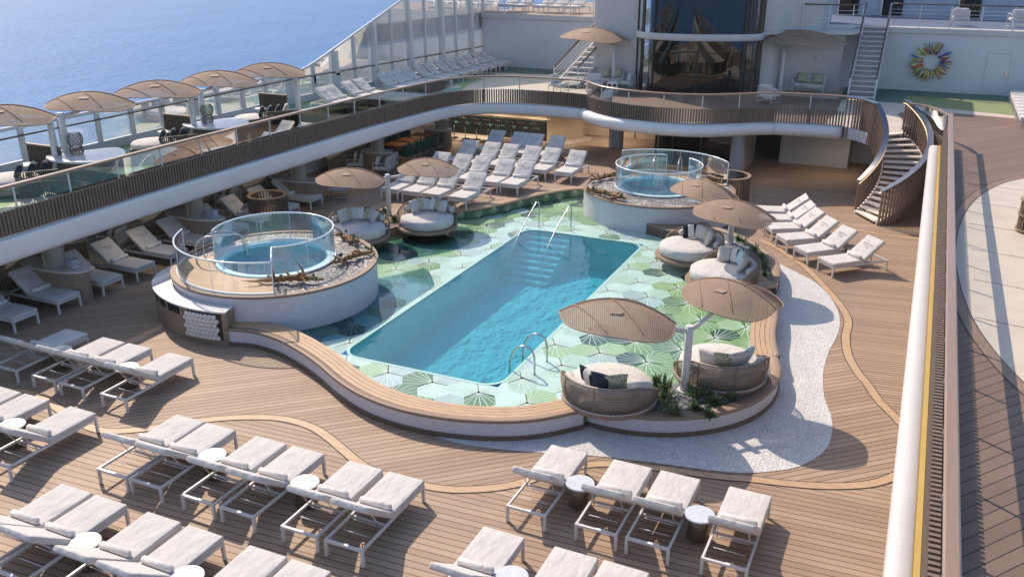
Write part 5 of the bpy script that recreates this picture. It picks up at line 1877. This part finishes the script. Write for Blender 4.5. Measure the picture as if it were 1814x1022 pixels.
# ------------------------------------------------------------------ daybeds and pillows
def make_daybed(plate=True, sc_=1.0):
    """opening toward -y, wicker back around +y"""
    t = thing('daybed', '', 'daybed')
    r = .86
    MB().lathe([(0, .30), (r + .10, .30), (r + .12, .33), (r + .12, .37), (r + .10, .40), (0, .40)], n=48).build('base', 'cap', t)
    MB().lathe([(0, .40), (r - .05, .40), (r, .44), (r + .01, .55), (r - .01, .66), (r - .06, .70), (r * .5, .715), (0, .72)], n=48, smooth=True).build('mattress', 'cushion', t)
    mb = MB()
    a0, a1 = rad(-8), rad(188)
    nR = 15
    for k in range(nR):
        f = k / (nR - 1)
        z = .43 + .52 * f
        sh = (f ** 2.2) * rad(46)
        rr_ = r + .08 + .055 * math.sin(f * PI * .8)
        pts = arc((0, 0), rr_, a0 + sh, a1 - sh, 34, z)
        if k == nR - 1: top_pts = pts
        mb.tube(pts, .009, 5)
    mb.build('wicker_rods', 'wicker', t)
    mb = MB()
    mb.tube(top_pts, .02, 5)
    for q in (rad(10), rad(45), rad(90), rad(135), rad(170)):
        fmax = min(1, (max(0.0, min(q - a0, a1 - q)) / rad(46)) ** (1 / 2.2))
        pts = []
        for k in range(9):
            f = fmax * k / 8
            rr_ = r + .08 + .055 * math.sin(f * PI * .8)
            pts.append((rr_ * math.cos(q), rr_ * math.sin(q), .43 + .52 * f))
        mb.tube(pts, .015, 6)
    edge_ = []
    for k in range(15):
        f = k / 14
        sh = (f ** 2.2) * rad(46)
        rr_ = r + .08 + .055 * math.sin(f * PI * .8)
        edge_.append((f, sh, rr_))
    for sgn in (0, 1):
        pts = [((e[2]) * math.cos((a0 + e[1]) if not sgn else (a1 - e[1])), e[2] * math.sin((a0 + e[1]) if not sgn else (a1 - e[1])), .43 + .52 * e[0]) for e in edge_]
        mb.tube(pts, .02, 6)
    mb.build('wicker_frame', 'wicker', t)
    mb = MB()
    for k in range(40):
        q = a0 + (a1 - a0) * k / 39
        mb.rbox(((r + .105) * math.cos(q), (r + .105) * math.sin(q), .415), (.022, .022, .018), .008, 1)
    mb.tube(arc((0, 0), r + .105, a0, a1, 40, .407), .006, 5)
    mb.build('rope_studs', 'rimwhite', t)
    # padded inner bolster
    MB().tube(arc((0, 0), r - .03, rad(20), rad(160), 24, .80), [.06] + [.10] * 23 + [.06], 10).build('back_pad', 'grey_cush', t)
    return Proto(t)
DB = make_daybed()
def pillow_proto(mat, w=.46, h=.44, d=.16):
    mb = MB()
    N = 8
    vs, fs = [], []
    for side in (1, -1):
        for i in range(N + 1):
            for j in range(N + 1):
                u, v = i / N * 2 - 1, j / N * 2 - 1
                th = d / 2 * ((1 - u ** 4) * (1 - v ** 4)) ** .5
                pin = 1 - .07 * (1 - v * v) * abs(u) ** 3
                pin2 = 1 - .07 * (1 - u * u) * abs(v) ** 3
                vs.append((u * w / 2 * pin, side * th, v * h / 2 * pin2))
    for s_ in range(2):
        o = s_ * (N + 1) ** 2
        for i in range(N):
            for j in range(N):
                fs.append((o + i * (N + 1) + j, o + (i + 1) * (N + 1) + j, o + (i + 1) * (N + 1) + j + 1, o + i * (N + 1) + j + 1))
    mb.add(vs, fs, 0, True)
    return tag(mb.build('pillow', mat), '', 'pillow')
PIL = {k: pillow_proto(k, *(a or ())) for k, a in (('grey_cush', None), ('print', None), ('stripe', (.50, .42, .15)), ('stripe2', None), ('navy', None), ('mint', None))}
PUSED = set()
KN = {'grey_cush': 'plain grey pillow', 'print': 'green leaf print pillow', 'stripe': 'black striped pillow', 'stripe2': 'narrow striped pillow', 'navy': 'dark navy pillow', 'mint': 'pale blue pillow'}
def put_pillow(kind, loc, yaw, lean, label, group, roll=0.0):
    p = PIL[kind]
    if kind in PUSED:
        p = p.copy()
        COL.objects.link(p)
    PUSED.add(kind)
    p.location = loc
    p.rotation_mode = 'XYZ'
    Rm = Matrix.Rotation(yaw, 3, 'Z') @ Matrix.Rotation(lean, 3, 'X') @ Matrix.Rotation(roll, 3, 'Y')
    p.rotation_euler = Rm.to_euler()
    p['label'] = label
    p['category'] = 'pillow'
    p['group'] = group
    return p
beds = [((-4.93, 15.55), rad(-90 - 0), .10, 'wicker-backed round daybed at the near right corner of the pool, left of the canopy mast', 'near daybed left of the mast', ['stripe', 'navy', 'print']),
        ((-3.12, 17.45), rad(-60), .10, 'wicker-backed round daybed in the near right planter, right of the canopy mast', 'near daybed right of the mast', ['grey_cush', 'print', 'grey_cush', 'mint']),
        ((-4.32, 23.2), rad(42), .08, 'round daybed with black back on the far right, the nearer of the two', 'nearer far right daybed', ['grey_cush', 'print', 'mint', 'stripe', 'grey_cush']),
        ((-5.66, 24.9), rad(55), .08, 'round daybed on the far right, the farther of the two', 'farthest right daybed', ['grey_cush', 'print', 'grey_cush', 'stripe']),
        ((-15.55, 22.42), rad(120), .08, 'round daybed left of the pool, nearest the spa tub', 'left daybed by the spa tub', ['grey_cush', 'print', 'stripe', 'grey_cush', 'print', 'grey_cush']),
        ((-14.1, 24.25), rad(110), .08, 'round daybed left of the pool, in front of the platform loungers', 'left daybed before the platform', ['grey_cush', 'print', 'stripe', 'grey_cush', 'print', 'grey_cush'])]
for i, ((bx, by), back, z, lb, short, pl) in enumerate(beds):
    DB.put((bx, by, z), back - PI / 2, lb, 'round daybeds around the pool')
    n = len(pl)
    for j, kind in enumerate(pl):
        a = back + (j - (n - 1) / 2) * rad(min(30, 130 / n))
        r_ = .56
        where = ['left end', 'second from left', 'third from left', 'fourth from left', 'fifth from left', 'right end']
        jj = (n - 1 - j)
        put_pillow(kind, (bx + r_ * math.cos(a), by + r_ * math.sin(a), z + .72 + .20), a - PI / 2 , rad(-22),
                   '%s, %s on the %s' % (KN[kind], where[jj] if jj < n - 1 else 'right end', short), 'pillows on the daybeds', rad(random.uniform(-14, 14)))
# the black back shell of the nearer far-right daybed is a padded sheet behind the pillows
# steps between daybeds and the outside deck
def steps():
    t = thing('deck_steps', 'short flight of dark teak steps crossing the rim behind the nearer far right daybed', 'steps')
    for k in range(3):
        MB().box((-3.75 + k * .28, 23.85 - k * .35, .485 - k * .004), (.42, .62, .05), rz=rad(-51)).build('step', 'strip', t)
        MB().box((-3.75 + k * .28, 23.85 - k * .35, .28), (.36, .56, .33), rz=rad(-51)).build('riser', 'seam', t)
steps()
t = thing('corner_bench', 'dark tiled corner seat with teak top between the far spa tub and the daybeds', 'bench')
cs = catmull([(-7.75, 27.5), (-7.2, 27.2), (-6.6, 26.9), (-6.0, 26.95), (-5.6, 27.6), (-5.9, 28.3), (-6.6, 28.2), (-7.3, 27.95)], 4, True)
MB().prism(cs, TILE_Z, .40).build('body', 'riser_dark', t) if 'riser_dark' in M else MB().prism(cs, TILE_Z, .40).build('body', 'plinth', t)
MB().prism([(q[0] * 1.0, q[1]) for q in cs], .402, .45).build('top', 'cap', t)

# small teak apron by the planted mast on the left
t = thing('mast_planter', 'small planter with green shrubs around the left canopy mast', 'planter')
MB().prism(catmull([(-16.4, 23.6), (-15.7, 23.2), (-15.1, 23.5), (-15.0, 24.3), (-15.2, 25.2), (-16.0, 25.3), (-16.6, 24.6)], 4, True), .0, .42).build('body', 'cap', t)
MB().prism(catmull([(-16.3, 23.8), (-15.7, 23.4), (-15.2, 23.7), (-15.1, 24.3), (-15.3, 25.0), (-16.0, 25.15), (-16.45, 24.6)], 4, True), .42, .435).build('gravel_bed', 'darkgravel', t)

# ------------------------------------------------------------------ plants
def make_plant(kind, seed):
    rr_ = random.Random(seed)
    t = MB()
    n = 46 if kind == 'spiky' else 70
    for k in range(n):
        a = rr_.random() * 2 * PI
        if kind == 'spiky':
            e = rr_.uniform(.35, 1.45)
            L = rr_.uniform(.22, .36)
            w_ = .012
        else:
            e = rr_.uniform(.1, 1.2)
            L = rr_.uniform(.14, .26)
            w_ = .022
        d = Vector((math.cos(a) * math.cos(e), math.sin(a) * math.cos(e), math.sin(e)))
        s_ = Vector((-math.sin(a), math.cos(a), 0))
        b0 = Vector((rr_.uniform(-.05, .05), rr_.uniform(-.05, .05), rr_.uniform(0, .06)))
        p1 = b0 + d * L * .5
        p2 = b0 + d * L + Vector((0, 0, -.10 * L * math.cos(e) * 2))
        t.add([b0 - s_ * w_ * .5, b0 + s_ * w_ * .5, p1 + s_ * w_, p1 - s_ * w_], [(0, 1, 2, 3)])
        t.add([p1 - s_ * w_, p1 + s_ * w_, p2], [(0, 1, 2)])
    r = thing('plant', '', 'plant')
    t.build('leaves', 'leaf', r, recalc=False)
    MB().tube([(0, 0, -.02), (0, 0, .10)], [.03, .02], 6).build('stem', 'trunkbark', r)
    return Proto(r)
PS, PB_ = make_plant('spiky', 3), make_plant('bushy', 4)
spots = [(-3.95, 16.25), (-3.85, 15.9), (-3.35, 16.2), (-3.2, 15.75), (-3.75, 15.55), (-2.95, 16.15), (-3.5, 15.35), (-4.05, 15.65), (-2.65, 16.45), (-4.2, 16.45), (-3.1, 16.45), (-2.9, 15.6)]
names_ = ['tall green spiky plant left of the near canopy mast', 'spiky plant in front of the near canopy mast', 'leafy plant right of the near canopy mast', 'leafy yellow-green plant in the middle of the near planter',
          'low dark plant near the rim of the near planter', 'leafy plant under the right near daybed', 'low dark plant at the rim, bottom of the near planter', 'low plant beside the left near daybed',
          'spiky plant below the right near daybed back', 'spiky plant close behind the near canopy mast', 'bushy plant between mast and right near daybed', 'small bushy plant by the outer rim of the near planter']
for k, (p, lb) in enumerate(zip(spots, names_)):
    pr = PS if k % 2 == 0 else PB_
    s_ = random.uniform(.95, 1.35)
    pr.put((p[0], p[1], .385), random.uniform(0, 6), lb, 'plants in the near planter', (s_, s_, s_ * (1.2 if k in (0, 9) else .9)))
for k in range(10):
    q = lobe2[int(3 + k * (len(lobe2) - 6) / 10)]
    s_ = random.uniform(.7, 1.1)
    o_ = Vector((-4.6 - q[0], 24.8 - q[1])).normalized() * .42
    (PB_ if k % 2 else PS).put((q[0] + o_.x, q[1] + o_.y, .385), random.uniform(0, 6), '%s small plant from the near end in the planter behind the far right daybeds' % ORD[k], 'plants behind the far right daybeds', (s_, s_, s_))
for k, p in enumerate(((-15.35, 24.2), (-15.9, 24.3), (-15.5, 23.7), (-16.1, 24.9))):
    PB_.put((p[0], p[1], .43), k, '%s green shrub around the left canopy mast' % ['right', 'front', 'middle', 'rear'][k], 'shrubs at the left canopy mast', (1.1, 1.1, 1.1))

# ------------------------------------------------------------------ slatted drums, sofas, chairs
def drum(label, c, r, h, a0=0, a1=2 * PI, z=0):
    t = thing('slatted_drum', label, 'screen', (c[0], c[1], z))
    mb = MB()
    n = int(abs(a1 - a0) * r / .10)
    for k in range(n):
        a = a0 + (a1 - a0) * k / n
        mb.box((r * math.cos(a), r * math.sin(a), h / 2), (.10, .035, h), rz=a)
    mb.build('slats', 'slat_warm', t)
    MB().sweep(arc((0, 0), r, a0, a1, 40), [(-.06, h), (-.06, h + .03), (.06, h + .03), (.06, h), (-.06, h)], smooth=False).build('cap_rail', 'cap', t)
    MB().lathe([(0, .38), (r - .06, .38), (r - .06, .42), (0, .42)], n=30).build('inner_seat', 'cap', t)
drum('round slatted screen standing right of the far spa tub', (-6.05, 32.2), .72, 1.15)
drum('round slatted screen behind the near spa tub', (-20.0, 23.6), .62, .95)

def make_armchair(w=.75, sofa=False):
    t = thing('armchair', '', 'armchair')
    mb = MB()
    for sx in (-1, 1):
        x = sx * (w / 2)
        mb.tube([(x, -.33, 0), (x, -.33, .60), (x, .33, .60), (x, .33, 0)], .018, 6)
        mb.tube([(x, -.33, .05), (x, .33, .05)], .014, 6)
    mb.tube([(-w / 2, .33, .28), (w / 2, .33, .28)], .016, 6)
    mb.tube([(-w / 2, -.33, .28), (w / 2, -.33, .28)], .016, 6)
    mb.tube([(-w / 2, .33, .72), (w / 2, .33, .72)], .016, 6)
    mb.tube([(-w / 2, .33, .6), (-w / 2, .33, .72)], .016, 6)
    mb.tube([(w / 2, .33, .6), (w / 2, .33, .72)], .016, 6)
    mb.build('frame', 'white', t)
    MB().rbox((0, 0, .36), (w - .06, .64, .14), .05, 3).build('seat_cushion', 'cushion', t)
    n = 2 if sofa else 1
    for k in range(n):
        ww = (w - .08) / n
        T = Matrix.Translation(((k - (n - 1) / 2) * ww, .25, .62)) @ Matrix.Rotation(rad(-12), 4, 'X')
        MB().rbox((0, 0, 0), (ww - .02, .14, .40), .06, 3, T=T).build('back_cushion', 'cushion', t)
    return Proto(t)
AC, SF = make_armchair(), make_armchair(1.45, True)
GA = 'white framed armchairs'
for (x, y, rz, z, lb) in ((-19.75, 27.35, -60, .01, 'white framed armchair under the left leaf canopy'), (-22.3, 19.0, -70, .01, 'white framed armchair in the first cabana gap, left'),
                         (-22.35, 24.25, -70, .01, 'white framed armchair in the second cabana gap'), (-21.4, 31.0, -60, .01, 'white framed armchair left of the green dining chairs'),
                         (-14.381, 40.86, 20, U + .01, 'white chair at the balcony rail left of the tower'), (-13.107, 41.762, -95, U + .01, 'white armchair against the tower side wall'),
                         (-6.262, 40.966, 150, U + .01, 'white armchair behind the balcony glass, right of the tower'), (-15.813, 39.905, 80, U + .01, 'white chair at the foot of the port stair')):
    AC.put((x, y, z), rad(rz), lb, GA)
SF.put((-20.05, 31.2, .01), rad(-75), 'two seat white sofa with striped pillow, in front of the fourth pillar counter', 'white sofas')
SF.put((-14.168, 42.452, U + .01), rad(0), 'white sofa against the white wall left of the tower', 'white sofas')
SF.put((-5.041, 44.681, U + .01), rad(-8), 'white sofa against the wall right of the tower', 'white sofas')
put_pillow('stripe2', (-20.1, 30.75, .66), rad(-75), rad(-15), 'narrow striped pillow on the two seat sofa before the fourth pillar', 'pillows on the sofas')
put_pillow('print', (-14.434, 42.558, U + .68), 0, rad(-15), 'patterned pillow on the left side of the sofa left of the tower', 'pillows on the sofas')
put_pillow('print', (-13.797, 42.558, U + .68), 0, rad(-15), 'patterned pillow on the right side of the sofa left of the tower', 'pillows on the sofas')
put_pillow('print', (-5.413, 44.787, U + .68), 0, rad(-15), 'green pillow on the left side of the sofa right of the tower', 'pillows on the sofas')
put_pillow('print', (-4.67, 44.681, U + .68), 0, rad(-15), 'green pillow on the right side of the sofa right of the tower', 'pillows on the sofas')
put_pillow('stripe2', (-19.85, 27.4, .66), rad(-60), rad(-15), 'narrow striped pillow on the armchair under the left canopy', 'pillows on the sofas')
put_pillow('stripe2', (-22.35, 19.05, .66), rad(-70), rad(-15), 'striped pillow on the armchair in the first cabana gap', 'pillows on the sofas')
put_pillow('print', (-22.45, 19.3, .66), rad(-70), rad(-15), 'green patterned pillow beside the armchair in the first cabana gap', 'pillows on the sofas')
put_pillow('stripe2', (-22.45, 24.3, .66), rad(-70), rad(-15), 'striped pillow on the armchair in the second cabana gap', 'pillows on the sofas')
put_pillow('stripe2', (-21.45, 31.1, .66), rad(-60), rad(-15), 'striped pillow on the armchair left of the green chairs', 'pillows on the sofas')
# cube side tables with black plates painting the shade of square holes
def cube_table(label, c, rz):
    t = thing('cube_table', label, 'side table', (c[0], c[1], c[2]), rz)
    MB().rbox((0, 0, .24), (.5, .5, .48), .03, 2).build('body', 'white', t)
    for x_ in (-.12, .12):
        for z_ in (.14, .34):
            MB().box((x_, -.252, z_), (.14, .01, .12)).build('opening', 'black', t)
cube_table('white cube table with square holes below the tower sofa', (-13.532, 41.072, U + .01), rad(12))
cube_table('white cube table with square holes right of the tower', (-6.421, 42.027, U + .01), rad(25))
# white cabana beds
def cabana_bed(k, y):
    t = thing('cabana_bed', '%s low white cabana bed seen beneath the balcony' % WORDS[k], 'daybed', (-23.95 + (.6 if k == 2 else 0), y + .35, 0), 0, 'cabana beds')
    MB().box((0, 0, .14), (.8, 1.6, .22)).build('base', 'white', t)
    MB().rbox((0, 0, .34), (.8, 1.6, .18), .05, 3).build('mattress', 'cushion', t)
    MB().rbox((-.1, .55, .50), (.55, .35, .14), .06, 3).build('head_pillow', 'towel', t)
for k, y in enumerate((19.55, 24.8, 30.05, 35.3)):
    cabana_bed(k, y)
# folded towel stacks on the counters
def towel_stack(label, c, rz):
    t = thing('folded_towels', label, 'towels', c, rz)
    for k in range(3):
        MB().rbox((0, 0, .04 + k * .075), (.36 - .02 * k, .24, .07), .03, 3).build('towel', 'bluetowel', t)
towel_stack('stack of folded grey towels on the nearest pillar counter', (-20.1, 15.68, .9), rad(-10))
towel_stack('stack of folded grey towels on the second pillar counter', (-20.05, 20.95, .9), rad(8))
# dining group
def dining_table():
    t = thing('dining_table', '', 'table')
    MB().box((0, 0, .73), (.85, .75, .04)).build('top', 'orangewood', t)
    MB().tube([(0, 0, .02), (0, 0, .72)], .035, 8).build('pedestal', 'black', t)
    MB().box((0, 0, .015), (.5, .5, .03)).build('foot', 'black', t)
    return Proto(t)
def dining_chair():
    t = thing('dining_chair', '', 'chair')
    MB().rbox((0, 0, .46), (.50, .48, .10), .04, 2).build('seat', 'leather', t)
    MB().sweep(arc((0, .0), .27, rad(-5), rad(185), 14), [(-.02, .46), (.02, .46), (.035, .82), (-.015, .82), (-.02, .46)], smooth=False).build('backrest', 'leather', t)
    for sx in (-1, 1):
        for sy in (-1, 1):
            MB().tube([(sx * .19, sy * .18, .42), (sx * .23, sy * .23, 0)], .012, 5).build('leg', 'steel', t)
    return Proto(t)
DT, DC = dining_table(), dining_chair()
for k, y in enumerate((33.43, 34.55, 35.7)):
    DT.put((-20.95, y, .01), 0, '%s orange wood table among green chairs, left under the balcony' % ['nearest', 'middle', 'farthest'][k], 'orange dining tables')
    DC.put((-20.2, y - .25, .01), rad(-90), 'green leather chair on the right of the %s orange table' % ['nearest', 'middle', 'farthest'][k], 'green dining chairs')
    DC.put((-20.25, y + .38, .01), rad(-84), 'rear green leather chair on the right of the %s orange table' % ['nearest', 'middle', 'farthest'][k], 'green dining chairs')
    DC.put((-21.75, y + .1, .01), rad(90), 'green leather chair on the left of the %s orange table' % ['nearest', 'middle', 'farthest'][k], 'green dining chairs')
mb = MB().rbox((-22.8, 35.2, .5), (.7, 3.4, 1.0), .1, 3)
one('banquette', 'long dark green banquette behind the orange tables', 'bench', mb, 'leather')

# ------------------------------------------------------------------ upper deck lounge sets along the wind screen
def upper_set(k, y, full=True):
    nm = ['nearest', 'middle', 'farthest'][k]
    t = thing('partition', '%s dark brown slatted partition on the upper deck beside a canopy mast' % nm, 'screen', (-23.03, y + 0.371, U), 0, 'partitions on the upper deck')
    mb = MB()
    for j in range(18):
        mb.box((-.65 + j * .077, 0, .55), (.035, .05, 1.1))
    mb.build('slats', 'bronze_dark', t)
    MB().box((0, .03, .55), (1.34, .02, 1.06)).build('backing', 'bronze_dark', t)
    MB().box((0, 0, 1.12), (1.4, .09, .04)).build('cap_rail', 'cap', t)
    b_ = thing('lounge_bed', '%s round white lounge bed on the upper deck under the canopies' % nm, 'daybed', (-23.083, y - 0.796, U), 0, 'lounge beds on the upper deck')
    MB().lathe([(0, .05), (.72, .05), (.76, .1), (.76, .24), (0, .24)], n=36).build('base', 'bronze', b_)
    MB().lathe([(0, .24), (.70, .24), (.74, .30), (.74, .40), (.68, .46), (0, .48)], n=36, smooth=True).build('mattress', 'cushion', b_)
    s_ = thing('low_screen', '%s curved dark screen hugging the upper deck lounge bed' % nm, 'screen', (-22.022, y - 0.478, U), 0, 'low screens on the upper deck')
    mb = MB()
    for j in range(24):
        f = j / 23
        mb.box((-.25 + .75 * f, -.75 + 1.35 * f - .3 * f * f, .36), (.035, .06, .72), rz=rad(55))
    mb.build('slats', 'bronze_dark', s_)
    for j in range(4):
        put_pillow(['navy', 'navy', 'navy', 'grey_cush'][j], (-22.659 + j * .16, y - .82 + j * .28, U + .68), rad(-48), rad(-25), '%s on the %s upper deck lounge bed, %s from the near side' % (KN[['navy', 'navy', 'navy', 'grey_cush'][j]], nm, ORD[j]), 'pillows on the upper deck beds')
    st2 = thing('pedestal_table', '%s small cream pedestal table beside the upper deck lounge bed' % nm, 'side table', (-23.349, y + 0.021, U), 0, 'pedestal tables on the upper deck')
    MB().tube([(0, 0, 0), (0, 0, .55)], .03, 8).build('pedestal', 'white', st2)
    MB().lathe([(0, .53), (.22, .57), (.26, .62), (0, .62)], n=24, smooth=False).build('top', 'tabletop', st2)
    if full:
        c = thing('pillar_table', '%s teardrop stone table top on dark base at the foot of the canopy masts' % nm, 'table', (0, y, U), 0, 'teardrop tables on the upper deck')
        shp = catmull([(-22.712, 0.212), (-22.181, -0.159), (-21.544, -0.159), (-20.908, 0.159), (-20.589, 0.743), (-20.961, 1.433), (-21.757, 1.857), (-22.181, 1.38), (-22.5, 0.743)], 5, True)
        MB().prism([(-21.65 + (p[0] + 21.65) * .9, .7 + (p[1] - .7) * .9) for p in shp], 0, .84).build('body', 'bronze_dark', c)
        MB().prism(shp, .84, .89).build('top', 'tabletop_blue', c)
        l_ = thing('woven_lantern', 'woven two tier lantern standing on the %s teardrop table' % nm, 'lantern', (-22.022, y + 0.658, U + .89), 0, 'woven lanterns on the upper deck')
        for (z0, r0, h0) in ((0, .17, .26), (.26, .19, .36)):
            mb = MB()
            for q in range(14):
                for sg in (-1, 1):
                    pts = []
                    for m_ in range(8):
                        f = m_ / 7
                        a = q * 2 * PI / 14 + sg * f * 1.1
                        rr2 = r0 * (.78 + .32 * math.sin(f * PI) ** .6)
                        pts.append((rr2 * math.cos(a), rr2 * math.sin(a), z0 + f * h0))
                    mb.tube(pts, .010, 4)
            mb.build('woven_tier', 'wicker', l_)
        p2 = thing('ribbed_panel', '%s grey ribbed panel beside the teardrop table' % nm, 'screen', (-21.067, y + 2.494, U), rad(70), 'ribbed panels on the upper deck')
        mb = MB()
        for j in range(16):
            mb.box((-.6 + j * .08, 0, .42), (.04, .06, .84))
        mb.build('slats', 'slat', p2)
        MB().box((0, .03, .42), (1.26, .02, .8)).build('backing', 'bronze_dark', p2)
upper_set(0, 17.35); upper_set(1, 22.71); upper_set(2, 27.7, False)
# starboard round stand at the right edge
t = thing('round_stand', 'round slatted drinks stand with white top at the right picture edge', 'stand', (2.9, 24.3, U))
mb = MB()
for q in range(28):
    a = q * 2 * PI / 28
    mb.box((.38 * math.cos(a), .38 * math.sin(a), .4), (.03, .05, .8), rz=a)
mb.build('slats', 'slat_warm', t)
MB().lathe([(0, .02), (.33, .02), (.33, .78), (0, .78)], n=24).build('body', 'interior', t)
for z_ in (.05, .42, .78):
    MB().lathe([(.37, z_), (.43, z_), (.43, z_ + .04), (.37, z_ + .04), (.37, z_)], n=28).build('hoop', 'bronze', t)
MB().lathe([(0, .82), (.36, .82), (.38, .9), (0, .92)], n=28).build('top', 'white', t)
# sun deck chairs behind the starboard rail
for k, (x, y) in enumerate(((.95, 49.4), (3.4, 49.5), (5.2, 49.6))):
    AC.put((x, y, DZ + .01), rad(180 + 10 * k), '%s white framed chair behind the railing above the starburst' % ORD[k], 'chairs on the starboard sun deck')
for pz in [PIL[k] for k in PIL if k not in PUSED]:
    bpy.data.objects.remove(pz)

# ------------------------------------------------------------------ sea haze
def haze():
    mb = MB()
    mb.box((0, 0, (SEA_Z - 1 + 12.5) / 2), (24100, 24100, 12.5 - (SEA_Z - 1)))
    m = bpy.data.materials.new('sea_haze')
    m.use_nodes = True
    nt = m.node_tree
    nt.nodes.remove(nt.nodes['Principled BSDF'])
    v = nt.nodes.new('ShaderNodeVolumePrincipled')
    v.inputs['Color'].default_value = (.84, .90, .95, 1)
    v.inputs['Density'].default_value = .00022
    nt.links.new(v.outputs[0], nt.nodes['Material Output'].inputs['Volume'])
    o = mb.build('haze', m)
    o['kind'] = 'stuff'
haze()
